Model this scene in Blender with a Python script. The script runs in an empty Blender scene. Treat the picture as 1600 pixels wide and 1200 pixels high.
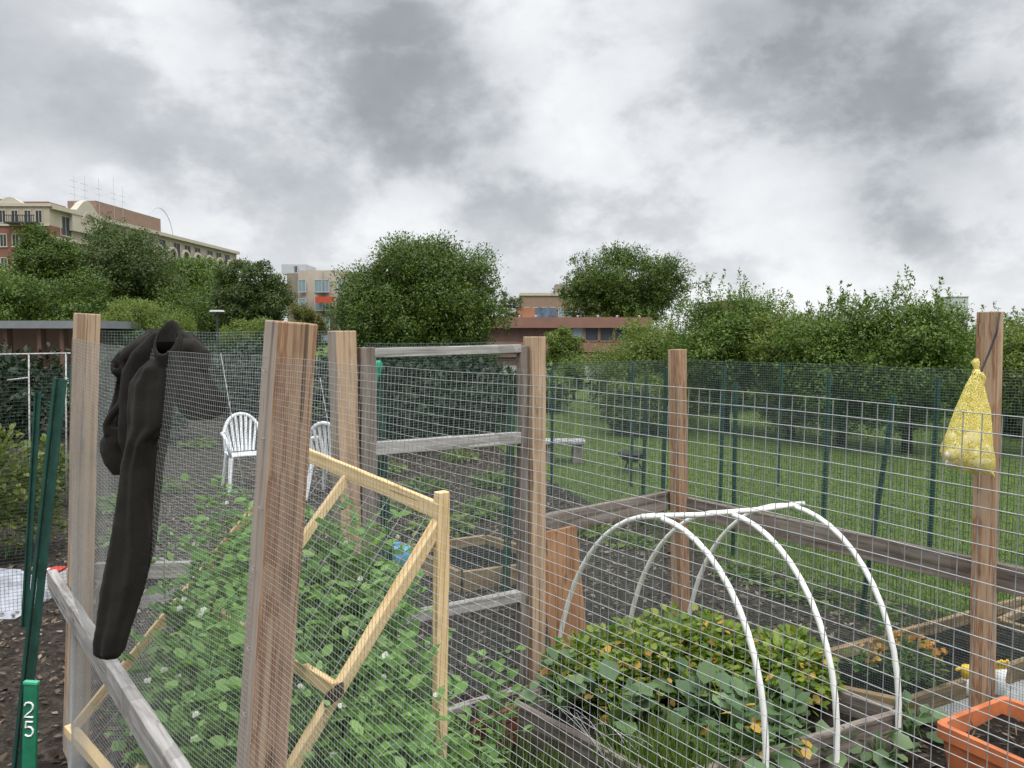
import bpy, bmesh, math, random
import numpy as np
from mathutils import Vector, Matrix
R = math.radians
sc = bpy.context.scene
C = sc.collection
# ------------------------------------------------------------------ camera
F = 1240.0; H = 1.85; TH = math.atan(79/1240.0)
cam = bpy.data.objects.new('camera', bpy.data.cameras.new('camera')); C.objects.link(cam)
cam.data.sensor_width = 36; cam.data.lens = F/1600*36
cam.data.clip_start = 0.02; cam.data.clip_end = 3000
cam.location = (0, 0, H); cam.rotation_euler = (R(90)-TH, 0, 0)
sc.camera = cam
def ray(px, py):
    u = (px-800)/F; v = (600-py)/F
    return Vector((u, math.cos(TH)+v*math.sin(TH), -math.sin(TH)+v*math.cos(TH)))
def at(px, py, Y):                      # point on that line of sight at real depth Y
    d = ray(px, py); d = d*(Y/d.y); return Vector((d.x, d.y, d.z+H))
def gp(px, py, z=0.0):                  # point on that line of sight at height z
    d = ray(px, py); d = d*((z-H)/d.z); return Vector((d.x, d.y, z))
# ------------------------------------------------------------------ render / light
sc.view_settings.view_transform = 'Standard'; sc.view_settings.look = 'None'
sc.view_settings.exposure = 0.42; sc.view_settings.gamma = 1
SUN_EL, SUN_AZ = R(58), R(160)
w = bpy.data.worlds.new('World'); sc.world = w; w.use_nodes = True
nt = w.node_tree; N = nt.nodes; L = nt.links; N.clear()
class G:                                # tiny node helper
    def __init__(s, tree): s.t = tree; s.N = tree.nodes; s.L = tree.links
    def n(s, t, **k):
        x = s.N.new(t)
        for a, b in k.items(): setattr(x, a, b)
        return x
    def put(s, node, i, v):
        if hasattr(v, 'is_output'): s.L.new(v, node.inputs[i])
        elif v is not None: node.inputs[i].default_value = v
    def m(s, op, a, b=None, c=None, clamp=False):
        x = s.n('ShaderNodeMath', operation=op); x.use_clamp = clamp
        s.put(x, 0, a); s.put(x, 1, b); s.put(x, 2, c); return x.outputs[0]
    def v(s, op, a, b=None, out=0):
        x = s.n('ShaderNodeVectorMath', operation=op); s.put(x, 0, a); s.put(x, 1, b)
        return x.outputs[out]
    def noise(s, vec, scale, detail=4, rough=.55, dist=0):
        x = s.n('ShaderNodeTexNoise'); s.put(x, 'Vector', vec)
        x.inputs['Scale'].default_value = scale; x.inputs['Detail'].default_value = detail
        x.inputs['Roughness'].default_value = rough; x.inputs['Distortion'].default_value = dist
        return x.outputs['Fac']
    def ramp(s, fac, stops):
        x = s.n('ShaderNodeValToRGB'); s.put(x, 0, fac)
        el = x.color_ramp.elements
        while len(el) < len(stops): el.new(.5)
        for e, (p, c) in zip(el, stops): e.position = p; e.color = (*c, 1) if len(c) == 3 else c
        return x.outputs['Color']
    def mix(s, fac, a, b, mode='MIX'):
        x = s.n('ShaderNodeMix', data_type='RGBA', blend_type=mode)
        s.put(x, 0, fac); s.put(x, 6, (*a, 1) if isinstance(a, tuple) else a); s.put(x, 7, (*b, 1) if isinstance(b, tuple) else b)
        return x.outputs[2]
g = G(nt)
tc = g.n('ShaderNodeTexCoord'); d = g.v('NORMALIZE', tc.outputs['Generated'])
sep = g.n('ShaderNodeSeparateXYZ'); L.new(d, sep.inputs[0])
sc_v = g.v('MULTIPLY', d, (1, 1, 1.5))
n1 = g.noise(g.v('ADD', sc_v, (.37, 1.9, .8)), 1.5, 3, .45, 0); n2 = g.noise(sc_v, 4.3, 10, .58, .08); n3 = g.noise(g.v('ADD', sc_v, (3.1, 7.7, 1.3)), 12, 6, .6, .1)
def sm(x, lo, hi):
    q = g.n('ShaderNodeMapRange', interpolation_type='SMOOTHSTEP'); g.put(q, 'Value', x); q.inputs[1].default_value = lo; q.inputs[2].default_value = hi; return q.outputs[0]
val = g.m('ADD', .70, g.m('MULTIPLY', g.m('SUBTRACT', n1, .5), .8))
val = g.m('ADD', val, g.m('MULTIPLY', g.m('SUBTRACT', sm(n2, .42, .56), .5), .20))
val = g.m('ADD', val, g.m('MULTIPLY', g.m('SUBTRACT', n2, .5), .62))
val = g.m('ADD', val, g.m('MULTIPLY', g.m('SUBTRACT', n3, .5), .30))
CL = [(480,20,.12,-.26),(600,110,.14,-.26),(740,190,.11,-.22),(900,330,.12,-.10),(1200,-10,.15,-.36),(1320,40,.10,-.22),(1420,220,.12,-.27),(1500,290,.10,-.16),(1350,130,.07,.10),
      (240,90,.12,.12),(20,260,.09,.22),(890,245,.06,.15),(1010,120,.12,.05),(60,20,.12,.10),(1450,400,.22,.10),(110,190,.10,-.14),(330,300,.14,-.10),(1570,60,.07,.14),(620,300,.06,.10),(1180,170,.06,.14),(420,150,.05,.12),(760,120,.05,-.05)]
nz = g.n('ShaderNodeTexNoise'); g.put(nz, 'Vector', sc_v); nz.inputs['Scale'].default_value = 5; nz.inputs['Detail'].default_value = 5
d2 = g.v('ADD', d, g.v('MULTIPLY', g.v('SUBTRACT', nz.outputs['Color'], (.5,.5,.5)), (.22,.22,.22)))
val = g.m('MULTIPLY_ADD', g.m('POWER', math.e, g.m('MULTIPLY', g.m('ABSOLUTE', sep.outputs[2]), -9.0)), .20, val)
for px, py, sg, a in CL:
    c = ray(px, py).normalized()
    dd = g.v('DISTANCE', d2, tuple(c), 1)
    e = g.m('POWER', math.e, g.m('MULTIPLY', g.m('MULTIPLY', dd, dd), -1/(sg*sg)))
    val = g.m('MULTIPLY_ADD', e, a, val)
zen = g.m('MULTIPLY', g.m('SUBTRACT', sep.outputs[2], .42), 2.6, clamp=True)      # overcast skies are brightest overhead
zen = g.m('MULTIPLY_ADD', zen, 2.9, 1.0)
cloud = g.ramp(val, [(0, (.205,.219,.24)), (.28, (.275,.292,.316)), (.5, (.395,.414,.438)), (.72, (.545,.562,.585)), (1, (.725,.738,.752))])
sky = g.n('ShaderNodeTexSky', sky_type='NISHITA'); sky.sun_disc = False
sky.sun_elevation = SUN_EL; sky.sun_rotation = SUN_AZ
skyc = g.v('SCALE', sky.outputs[0]); skyc.node.inputs['Scale'].default_value = .1
col = g.mix(.97, skyc, cloud)
bg = g.n('ShaderNodeBackground'); L.new(col, bg.inputs[0]); L.new(zen, bg.inputs[1])
wo = g.n('ShaderNodeOutputWorld'); L.new(bg.outputs[0], wo.inputs[0])
sun = bpy.data.objects.new('sun', bpy.data.lights.new('sun', 'SUN')); C.objects.link(sun)
sun.data.energy = 1.5; sun.data.angle = R(25); sun.data.color = (1, .97, .93)
sdir = Vector((math.sin(SUN_AZ)*math.cos(SUN_EL), math.cos(SUN_AZ)*math.cos(SUN_EL), math.sin(SUN_EL)))
sun.rotation_euler = sdir.to_track_quat('Z', 'Y').to_euler()

# ------------------------------------------------------------------ materials
def newmat(name):
    m = bpy.data.materials.new(name); m.use_nodes = True
    g = G(m.node_tree); b = g.N['Principled BSDF']; return m, g, b
def plain(name, col, rough=.6, var=.15, scale=20, metal=0, bump=.0, spec=.4):
    m, g, b = newmat(name); t = g.n('ShaderNodeTexCoord')
    n = g.noise(t.outputs['Object'], scale, 5)
    lo = tuple(x*(1-var) for x in col); hi = tuple(min(1, x*(1+var)) for x in col)
    g.put(b, 'Base Color', g.ramp(n, [(.3, lo), (.7, hi)]))
    b.inputs['Roughness'].default_value = rough; b.inputs['Metallic'].default_value = metal
    b.inputs['Specular IOR Level'].default_value = spec
    if bump:
        bp = g.n('ShaderNodeBump'); bp.inputs['Strength'].default_value = bump; bp.inputs['Distance'].default_value = .01
        g.put(bp, 'Height', n); g.put(b, 'Normal', bp.outputs[0])
    return m
def wood(name, stops, sc1=38, stretch=.035, fine=.3, rough=.75, dist=.6, stain=None):
    m, g, b = newmat(name); t = g.n('ShaderNodeTexCoord'); oi = g.n('ShaderNodeObjectInfo')
    v = g.v('ADD', t.outputs['Object'], g.v('SCALE', oi.outputs['Location'], None))
    mp = g.n('ShaderNodeMapping'); g.put(mp, 'Vector', v); mp.inputs['Scale'].default_value = (1, 1, stretch)
    n = g.noise(mp.outputs[0], sc1, 5, .55, dist)
    nf = g.noise(mp.outputs[0], sc1*5, 3, .6, .1)
    ns = g.noise(t.outputs['Object'], 5, 3)
    f = g.m('ADD', g.m('MULTIPLY', n, 1-fine*.5), g.m('MULTIPLY', g.m('SUBTRACT', nf, .25), fine))
    f = g.m('ADD', f, g.m('MULTIPLY', g.m('SUBTRACT', ns, .5), .35))
    c = g.ramp(f, stops)
    if stain: c = g.mix(g.m('MULTIPLY', g.m('GREATER_THAN', ns, .56), .45), c, stain, 'MULTIPLY')
    vk = g.n('ShaderNodeTexVoronoi'); mk = g.n('ShaderNodeMapping'); g.put(mk, 'Vector', v); mk.inputs['Scale'].default_value = (11, 11, 3.4); g.put(vk, 'Vector', mk.outputs[0]); vk.inputs['Scale'].default_value = 1
    kn = g.m('SUBTRACT', 1.0, g.m('MULTIPLY', vk.outputs['Distance'], 6.5), clamp=True)
    c = g.mix(g.m('MULTIPLY', kn, .75), c, tuple(x*.35 for x in stops[0][1]))
    ck = g.m('GREATER_THAN', g.noise(mp.outputs[0], sc1*2.3, 2, .5, .2), .69); c = g.mix(g.m('MULTIPLY', ck, .6), c, (.03,.022,.016))
    g.put(b, 'Base Color', c); b.inputs['Roughness'].default_value = rough; b.inputs['Specular IOR Level'].default_value = .2
    bp = g.n('ShaderNodeBump'); bp.inputs['Strength'].default_value = .5; bp.inputs['Distance'].default_value = .004
    g.put(bp, 'Height', g.m('ADD', n, g.m('MULTIPLY', nf, .5))); g.put(b, 'Normal', bp.outputs[0])
    return m
def leafmat(name, cols, rough=.5, trans=.3, tcol=None):
    m, g, b = newmat(name); ge = g.n('ShaderNodeNewGeometry'); t = g.n('ShaderNodeTexCoord')
    k = len(cols); st = [(i/(k-1)*.9+.05, c) for i, c in enumerate(cols)]
    f = g.m('ADD', g.m('MULTIPLY', ge.outputs['Random Per Island'], .7), g.m('MULTIPLY', g.m('SUBTRACT', g.noise(t.outputs['Object'], 1.1, 2), .25), .55))
    c = g.ramp(f, st); g.put(b, 'Base Color', c); b.inputs['Roughness'].default_value = rough
    b.inputs['Specular IOR Level'].default_value = .35
    tr = g.n('ShaderNodeBsdfTranslucent'); g.put(tr, 'Color', g.mix(1.0, c, tcol or (1.3, 1.35, .7), 'MULTIPLY'))
    mx = g.n('ShaderNodeMixShader'); mx.inputs[0].default_value = trans
    g.L.new(b.outputs[0], mx.inputs[1]); g.L.new(tr.outputs[0], mx.inputs[2]); g.L.new(mx.outputs[0], g.N['Material Output'].inputs[0])
    return m
M = {}
M['cedar'] = wood('cedar', [(.28,(.09,.055,.036)),(.38,(.22,.135,.085)),(.46,(.36,.24,.155)),(.50,(.22,.11,.062)),(.54,(.34,.22,.14)),(.62,(.42,.30,.20)),(.74,(.18,.12,.085))], 20, .03, .25)
M['cedar_pale'] = wood('cedar_pale', [(.30,(.20,.13,.085)),(.45,(.36,.25,.165)),(.55,(.45,.325,.22)),(.68,(.30,.20,.135))], 34, .02, .3)
M['cedar_orange'] = wood('cedar_orange', [(.3,(.16,.07,.035)),(.45,(.32,.17,.09)),(.6,(.40,.23,.13)),(.72,(.26,.14,.075))], 18, .03, .2)
M['grey_wood'] = wood('grey_wood', [(.28,(.055,.048,.042)),(.38,(.20,.185,.17)),(.55,(.33,.315,.30)),(.75,(.46,.44,.42))], 26, .05, .35, .85, 1.0, (.45,.42,.4))
M['pale_face'] = wood('pale_face', [(.28,(.14,.105,.085)),(.40,(.27,.22,.18)),(.6,(.34,.285,.24)),(.75,(.29,.235,.19))], 30, .03, .3)
M['brown_wood'] = wood('brown_wood', [(.28,(.05,.04,.033)),(.42,(.13,.108,.092)),(.58,(.22,.19,.165)),(.75,(.30,.265,.24))], 26, .05, .35, .85, .8, (.6,.5,.45))
M['pine'] = wood('pine', [(.3,(.42,.26,.11)),(.45,(.62,.44,.22)),(.6,(.70,.53,.30)),(.75,(.58,.40,.19))], 22, .03, .2, .6)
M['pine_old'] = wood('pine_old', [(.3,(.10,.065,.035)),(.45,(.21,.15,.085)),(.65,(.30,.225,.13))], 22, .04, .3, .7)
M['red_wood'] = wood('red_wood', [(.3,(.07,.022,.016)),(.6,(.15,.05,.035))], 22, .04, .3, .8)
M['galv'] = plain('galvanised_wire', (.36,.365,.36), .45, .2, 60, .4)
M['green_wire'] = plain('green_wire', (.11,.16,.145), .5, .25, 40, .2)
M['pale_green_wire'] = plain('pale_green_wire', (.27,.34,.33), .5, .25, 40, .3)
M['dark_wire'] = plain('dark_wire', (.03,.045,.04), .6, .2, 40)
M['post_green'] = plain('post_green', (.014,.055,.042), .45, .3, 14, 0, .2)
M['stake_green'] = plain('stake_green', (.018,.16,.085), .4, .2, 20, 0, .2)
M['white_paint'] = plain('white_paint', (.78,.80,.80), .5, .05)
M['pvc'] = plain('pvc', (.74,.74,.71), .35, .10, 7)
M['pvc_dirty'] = plain('pvc_dirty', (.36,.36,.34), .5, .45, 25)
M['chair_white'] = plain('chair_white', (.72,.74,.76), .4, .08, 9)
M['soil'] = None
def soilmat(name, dark, mid, light, s=9, chips=True):
    m, g, b = newmat(name); t = g.n('ShaderNodeTexCoord'); o = t.outputs['Object']
    a = g.noise(o, s*1.7, 8, .7, .4); c2 = g.noise(o, s*.06, 4); vor = g.n('ShaderNodeTexVoronoi'); g.put(vor, 'Vector', o); vor.inputs['Scale'].default_value = s*5
    c = g.ramp(a, [(.32, dark), (.5, mid), (.68, light)])
    c = g.mix(g.m('MULTIPLY', g.m('LESS_THAN', vor.outputs['Distance'], .28), .35), c, light)
    c = g.mix(g.m('MULTIPLY', c2, .6), c, dark)
    g.put(b, 'Base Color', c); b.inputs['Roughness'].default_value = .95; b.inputs['Specular IOR Level'].default_value = .15
    bp = g.n('ShaderNodeBump'); bp.inputs['Strength'].default_value = .9; bp.inputs['Distance'].default_value = .03
    g.put(bp, 'Height', a); g.put(b, 'Normal', bp.outputs[0]); return m
M['mulch'] = soilmat('mulch', (.012,.009,.007), (.042,.033,.026), (.11,.09,.072))
M['soil'] = soilmat('soil', (.007,.0055,.0045), (.018,.014,.011), (.045,.036,.028))
M['lawn'] = soilmat('lawn', (.045,.072,.015), (.09,.135,.027), (.14,.18,.045), 5)
M['asphalt'] = soilmat('asphalt', (.12,.12,.12), (.17,.17,.165), (.22,.22,.21), 12)
M['concrete'] = soilmat('concrete', (.27,.27,.265), (.36,.36,.35), (.45,.45,.44), 9)
M['litter'] = leafmat('litter', [(.03,.018,.012),(.075,.052,.035),(.13,.10,.07),(.27,.22,.17)], .9, 0)
M['grass'] = leafmat('grass', [(.050,.088,.015),(.10,.16,.028),(.17,.23,.05)], .6, .35)
M['bark'] = soilmat('bark', (.02,.016,.013), (.055,.045,.038), (.11,.095,.08), 7)
M['bark_dark'] = soilmat('bark_dark', (.010,.009,.008), (.028,.024,.02), (.05,.045,.04), 7)
M['tree_dark'] = leafmat('tree_dark', [(.018,.036,.005),(.044,.082,.010),(.08,.13,.015),(.125,.175,.026)], .5, .3)
M['tree_mid'] = leafmat('tree_mid', [(.028,.058,.009),(.062,.112,.016),(.11,.175,.026),(.165,.23,.042)], .5, .3)
M['tree_grey'] = leafmat('tree_grey', [(.026,.046,.010),(.056,.088,.017),(.10,.14,.030)], .5, .3)
M['tree_light'] = leafmat('tree_light', [(.045,.078,.013),(.09,.135,.024),(.15,.20,.038),(.21,.25,.06)], .5, .35)
M['tree_yellow'] = leafmat('tree_yellow', [(.06,.09,.012),(.11,.145,.02),(.16,.17,.03)], .5, .35)
M['tree_deep'] = leafmat('tree_deep', [(.007,.018,.007),(.014,.032,.012),(.025,.05,.018)], .6, .15)
M['bronze_leaf'] = leafmat('bronze_leaf', [(.05,.08,.015),(.10,.11,.02),(.16,.12,.03)], .5, .3)
M['pea'] = leafmat('pea', [(.06,.15,.03),(.12,.24,.05),(.19,.33,.085),(.27,.40,.14)], .45, .4)
M['pea_stem'] = plain('pea_stem', (.13,.25,.07), .5, .2)
M['petal'] = leafmat('petal', [(.70,.72,.62),(.82,.83,.76)], .5, .4, (1,1,1))
M['herb'] = leafmat('herb', [(.040,.095,.010),(.085,.165,.016),(.15,.225,.024),(.24,.29,.045),(.26,.25,.06)], .45, .35)
M['kale'] = leafmat('kale', [(.045,.085,.035),(.08,.14,.06),(.12,.19,.08),(.18,.25,.12)], .45, .25)
M['dead_leaf'] = leafmat('dead_leaf', [(.33,.15,.03),(.50,.30,.05),(.58,.40,.13)], .6, .3)
M['flower_orange'] = leafmat('flower_orange', [(.55,.20,.04),(.68,.36,.06),(.7,.5,.15)], .5, .3, (1,1,1))
M['planter'] = plain('planter', (.44,.135,.052), .6, .28, 9, 0, .2)
M['yellow_net'] = None
M['fleece'] = None
M['black'] = plain('black', (.012,.012,.013), .5)
M['brick_red'] = plain('brick_red', (.20,.075,.05), .85, .3, 25, 0, .4)
M['blue'] = plain('blue', (.10,.34,.52), .4, .15)
M['green_cloth'] = plain('green_cloth', (.01,.30,.17), .6, .3, 25, 0, .4)
M['red'] = plain('red', (.5,.03,.02), .5)
# fleece
m, g, b = newmat('fleece'); t = g.n('ShaderNodeTexCoord')
n = g.noise(t.outputs['Object'], 420, 3); n_b = g.noise(t.outputs['Object'], 9, 4)
g.put(b, 'Base Color', g.ramp(n_b, [(.3,(.0105,.0092,.0075)),(.7,(.020,.0175,.0142))])); b.inputs['Roughness'].default_value = 1
b.inputs['Specular IOR Level'].default_value = .05; b.inputs['Sheen Weight'].default_value = .06; b.inputs['Sheen Roughness'].default_value = .6
bp = g.n('ShaderNodeBump'); bp.inputs['Strength'].default_value = .7; bp.inputs['Distance'].default_value = .005
g.put(bp, 'Height', g.m('ADD', n, g.m('MULTIPLY', n_b, 4))); g.put(b, 'Normal', bp.outputs[0]); M['fleece'] = m
# yellow net of the bag: real open netting
m, g, b = newmat('yellow_net'); t = g.n('ShaderNodeTexCoord')
vo = g.n('ShaderNodeTexVoronoi'); g.put(vo, 'Vector', t.outputs['Object']); vo.inputs['Scale'].default_value = 330
hole = g.m('LESS_THAN', vo.outputs['Distance'], .50)
nn = g.noise(t.outputs['Object'], 40, 3)
g.put(b, 'Base Color', g.ramp(nn, [(.3,(.62,.50,.08)),(.7,(.84,.73,.24))])); b.inputs['Roughness'].default_value = .6
g.put(b, 'Alpha', g.m('SUBTRACT', 1.0, g.m('MULTIPLY', hole, .92))); M['yellow_net'] = m

# ------------------------------------------------------------------ builders
def npmesh(name, V, Fc, mat, root=None, smooth=False, origin=None):
    me = bpy.data.meshes.new(name); V = np.asarray(V, dtype=np.float64).reshape(-1, 3)
    o0 = np.array(origin if origin is not None else (root.location if root else (0,0,0)), dtype=np.float64)
    V = (V-o0).astype(np.float32); Fc = np.asarray(Fc, dtype=np.int32); k = Fc.shape[1]
    me.vertices.add(len(V)); me.vertices.foreach_set('co', V.ravel())
    me.loops.add(Fc.size); me.loops.foreach_set('vertex_index', Fc.ravel())
    me.polygons.add(len(Fc)); me.polygons.foreach_set('loop_start', np.arange(0, Fc.size, k, dtype=np.int32))
    me.polygons.foreach_set('loop_total', np.full(len(Fc), k, dtype=np.int32))
    if smooth: me.polygons.foreach_set('use_smooth', np.ones(len(Fc), dtype=bool))
    me.update(calc_edges=True); me.materials.append(mat)
    o = bpy.data.objects.new(name, me); C.objects.link(o)
    if root: o.parent = root
    else: o.location = o0
    return o
def wloc(o):
    p = Vector((0,0,0))
    while o: p = p+o.location; o = o.parent
    return p
class MB:
    def __init__(s): s.v = []; s.f = []
    def add(s, vs, fs):
        k = len(s.v); s.v += [tuple(x) for x in vs]; s.f += [tuple(i+k for i in f) for f in fs]; return s
    def box(s, c, size, rot=None, taper=1.0):
        c = Vector(c); h = Vector(size)/2; vs = []
        for z in (-1, 1):
            for x, y in ((-1,-1),(1,-1),(1,1),(-1,1)):
                k = taper if z > 0 else 1
                p = Vector((x*h.x*k, y*h.y*k, z*h.z)); vs.append(c+(rot @ p if rot else p))
        return s.add(vs, [(0,3,2,1),(4,5,6,7),(0,1,5,4),(1,2,6,5),(2,3,7,6),(3,0,4,7)])
    def beam(s, a, b, w_, d_, side=None):
        a = Vector(a); b = Vector(b); z = (b-a).normalized(); y = Vector(side) if side else Vector((0,0,1)) if abs(z.z) < .9 else Vector((0,1,0))
        x = y.cross(z).normalized(); y = z.cross(x); Rm = Matrix((x, y, z)).transposed()
        return s.box((a+b)/2, (w_, d_, (b-a).length), Rm)
    def tube(s, pts, r, n=8, cap=True, flat=1.0):
        pts = [Vector(p) for p in pts]; k0 = len(s.v); m_ = len(pts)
        rs = r if isinstance(r, (list, tuple)) else [r]*m_
        up = Vector((0,0,1)); t0 = (pts[1]-pts[0]).normalized()
        x = t0.cross(up if abs(t0.z) < .95 else Vector((1,0,0))).normalized()
        for i, p in enumerate(pts):
            t = (pts[min(i+1, m_-1)]-pts[max(i-1, 0)]).normalized()
            x = (x-t*x.dot(t)).normalized(); y = t.cross(x)
            for j in range(n):
                a = 2*math.pi*j/n; s.v.append(tuple(p+(x*math.cos(a)+y*math.sin(a)*flat)*rs[i]))
        for i in range(m_-1):
            for j in range(n):
                a = k0+i*n+j; b_ = k0+i*n+(j+1) % n; s.f.append((a, b_, b_+n, a+n))
        if cap: s.f.append(tuple(k0+j for j in range(n))[::-1]); s.f.append(tuple(k0+(m_-1)*n+j for j in range(n)))
        return s
    def loft(s, secs, n=20, cap=True, wob=None):      # secs: (center, rx, ry) horizontal ellipses
        k0 = len(s.v)
        for i, (c, rx, ry) in enumerate(secs):
            for j in range(n):
                a = 2*math.pi*j/n; q = 1+(wob(i, a) if wob else 0)
                s.v.append((c[0]+rx*q*math.cos(a), c[1]+ry*q*math.sin(a), c[2]))
        for i in range(len(secs)-1):
            for j in range(n):
                a = k0+i*n+j; b_ = k0+i*n+(j+1) % n; s.f.append((a, a+n, b_+n, b_))
        if cap: s.f.append(tuple(k0+j for j in range(n))); s.f.append(tuple(k0+(len(secs)-1)*n+j for j in range(n))[::-1])
        return s
    def build(s, name, mat, root=None, smooth=False, bevel=0, origin=None):
        me = bpy.data.meshes.new(name); o0 = Vector(origin) if origin is not None else (wloc(root) if root else Vector((0,0,0)))
        me.from_pydata([tuple(Vector(v)-o0) for v in s.v], [], s.f); me.materials.append(mat)
        bm = bmesh.new(); bm.from_mesh(me); bmesh.ops.recalc_face_normals(bm, faces=bm.faces); bm.to_mesh(me); bm.free()
        if smooth: me.polygons.foreach_set('use_smooth', [True]*len(me.polygons))
        o = bpy.data.objects.new(name, me); C.objects.link(o)
        if root: o.parent = root
        else: o.location = o0
        if bevel:
            b_ = o.modifiers.new('bevel', 'BEVEL'); b_.width = bevel; b_.segments = 2; b_.limit_method = 'ANGLE'
        return o
def tag(o, label=None, cat=None, group=None, kind=None):
    if label: o['label'] = label
    if cat: o['category'] = cat
    if group: o['group'] = group
    if kind: o['kind'] = kind
    return o
def thing(name, loc, label, cat, group=None):
    o = bpy.data.objects.new(name, None); C.objects.link(o); o.location = loc; o.empty_display_size = .1
    return tag(o, label, cat, group)
def plank(name, a, b, w_, d_, mat, root=None, side=(0,0,1), bevel=.003, origin=None):
    """timber with its grain along local Z; w_ across, d_ along 'side'"""
    a = Vector(a); b = Vector(b); z = (b-a).normalized(); y = Vector(side); x = y.cross(z).normalized(); y = z.cross(x)
    Ln = (b-a).length; nseg = max(2, int(Ln/.12)); me = bpy.data.meshes.new(name); vs = []; fs = []
    rnd = random.Random(int(a.x*1000)+int(b.y*777)+int(b.z*100))
    for i in range(nseg+1):
        for sx, sy in ((-1,-1),(1,-1),(1,1),(-1,1)):
            e = .0012
            vs.append((sx*w_/2+rnd.uniform(-e, e), sy*d_/2+rnd.uniform(-e, e), Ln*i/nseg))
    for i in range(nseg):
        for j in range(4): q = i*4+j; r_ = i*4+(j+1) % 4; fs.append((q, r_, r_+4, q+4))
    fs.append((3,2,1,0)); k = nseg*4; fs.append((k, k+1, k+2, k+3))
    me.from_pydata(vs, [], fs); me.materials.append(mat)
    o = bpy.data.objects.new(name, me); C.objects.link(o)
    Wm = Matrix.Translation(a) @ Matrix((x, y, z)).transposed().to_4x4()
    if root: o.parent = root; Wm = Matrix.Translation(-root.location) @ Wm
    o.matrix_basis = Wm
    if bevel: m_ = o.modifiers.new('bevel', 'BEVEL'); m_.width = bevel; m_.segments = 2; m_.limit_method = 'ANGLE'
    return o

LEAF6 = np.array([(0,0,0),(.42,.28,.10),(.40,.68,.10),(0,1,0),(-.40,.68,.10),(-.42,.28,.10)], dtype=np.float64)
LEAF4 = np.array([(0,0,0),(.45,.45,.08),(0,1,0),(-.45,.45,.08)], dtype=np.float64)
def weather(o, mat):                    # the outer face of a post has weathered to another colour
    me = o.data; me.materials.append(mat)
    for p in me.polygons:
        if p.normal.x < -.9: p.material_index = 1
def leaves(name, cen, dirs, nor, ln, wd, mat, root, simple=False, origin=None):
    cen = np.asarray(cen); n = len(cen); dirs = dirs/np.maximum(np.linalg.norm(dirs, axis=1, keepdims=True), 1e-6)
    s = np.cross(dirs, nor); s /= np.maximum(np.linalg.norm(s, axis=1, keepdims=True), 1e-6); u = np.cross(s, dirs)
    T = LEAF4 if simple else LEAF6; k = len(T)
    ln = np.broadcast_to(ln, (n,))[:, None, None]; wd = np.broadcast_to(wd, (n,))[:, None, None]
    V = cen[:, None, :] + s[:, None, :]*T[None, :, 0:1]*wd + dirs[:, None, :]*T[None, :, 1:2]*ln + u[:, None, :]*T[None, :, 2:3]*wd
    base = (np.arange(n)*k)[:, None]
    Fc = base+np.array([[0,1,2,3]]) if simple else np.concatenate([base+np.array([[0,1,2,3]]), base+np.array([[0,3,4,5]])])
    return npmesh(name, V.reshape(-1,3), Fc, mat, root, False, origin)
def rdir(rs, n):
    v = rs.normal(size=(n,3)); return v/np.linalg.norm(v, axis=1, keepdims=True)
def crown(name, cen, rad, nl, per, ln, mat, root, seed, lobe=.30, wr=.5, low=-.9, simple=True, droop=0., shell=.55, shoots=0, shoot_len=.5, extra=None):
    rs = np.random.RandomState(seed); cen = np.array(cen); rad = np.array(rad)
    dl = rdir(rs, nl*3); dl = dl[dl[:,2] > low][:nl]
    rr = (shell+(1-shell)*rs.rand(len(dl))**.7)[:, None]
    lc = cen+dl*rad*rr*(1-lobe*.6)
    lr = lobe*rad.mean()*(.6+.8*rs.rand(len(dl)))
    lc = np.concatenate([lc, cen+rdir(rs, max(3, nl//4))*rad*.3]); lr = np.concatenate([lr, np.full(max(3, nl//4), lobe*rad.mean()*1.3)])
    if extra is not None:
        for e in extra: lc = np.concatenate([lc, np.array([e[:3]])]); lr = np.concatenate([lr, [e[3]]])
    wts = lr**2; cnt = (wts/wts.sum()*nl*per).astype(int)+1
    P = []; LO = []
    for c, r_, k in zip(lc, lr, cnt):
        ksub = max(4, k//14); sd = rdir(rs, ksub)*(.45+.6*rs.rand(ksub, 1)); sub = c+sd*r_*np.array([1.1,1.1,.85])
        idx = rs.randint(0, ksub, k); P.append(sub[idx]+np.clip(rs.normal(size=(k,3)),-1.7,1.7)*r_*.15); LO.append(P[-1]-c)
    if shoots:
        for _ in range(shoots):
            a = rs.rand()*6.283; q = rs.rand()**.5*.9
            b0 = cen+np.array([math.cos(a)*q*rad[0], math.sin(a)*q*rad[1], math.sqrt(max(.05,1-q*q))*rad[2]*.85])
            tip = b0+np.array([rs.normal()*.25, rs.normal()*.25, 1])*shoot_len*(.4+.8*rs.rand()); k = int(20*shoot_len/ln*.3)+8
            t = rs.rand(k,1); P.append(b0*(1-t)+tip*t+rs.normal(size=(k,3))*ln*.55*(1.2-t))
    P = np.concatenate(P); n = len(P); LO = np.concatenate(LO); LO = np.concatenate([LO, rdir(rs, n-len(LO))]) if n > len(LO) else LO
    LO = LO/np.maximum(np.linalg.norm(LO, axis=1, keepdims=True), 1e-6)
    out = (P-cen)/rad; dirs = rdir(rs, n)+out*.6+np.array([0,0,-droop]); nor = rdir(rs, n)*.55+LO*1.0+out*.3+np.array([0,0,.45])
    sz = ln*(.65+.7*rs.rand(n))
    return leaves(name, P, dirs, nor, sz, sz*wr, mat, root, simple)
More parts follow.
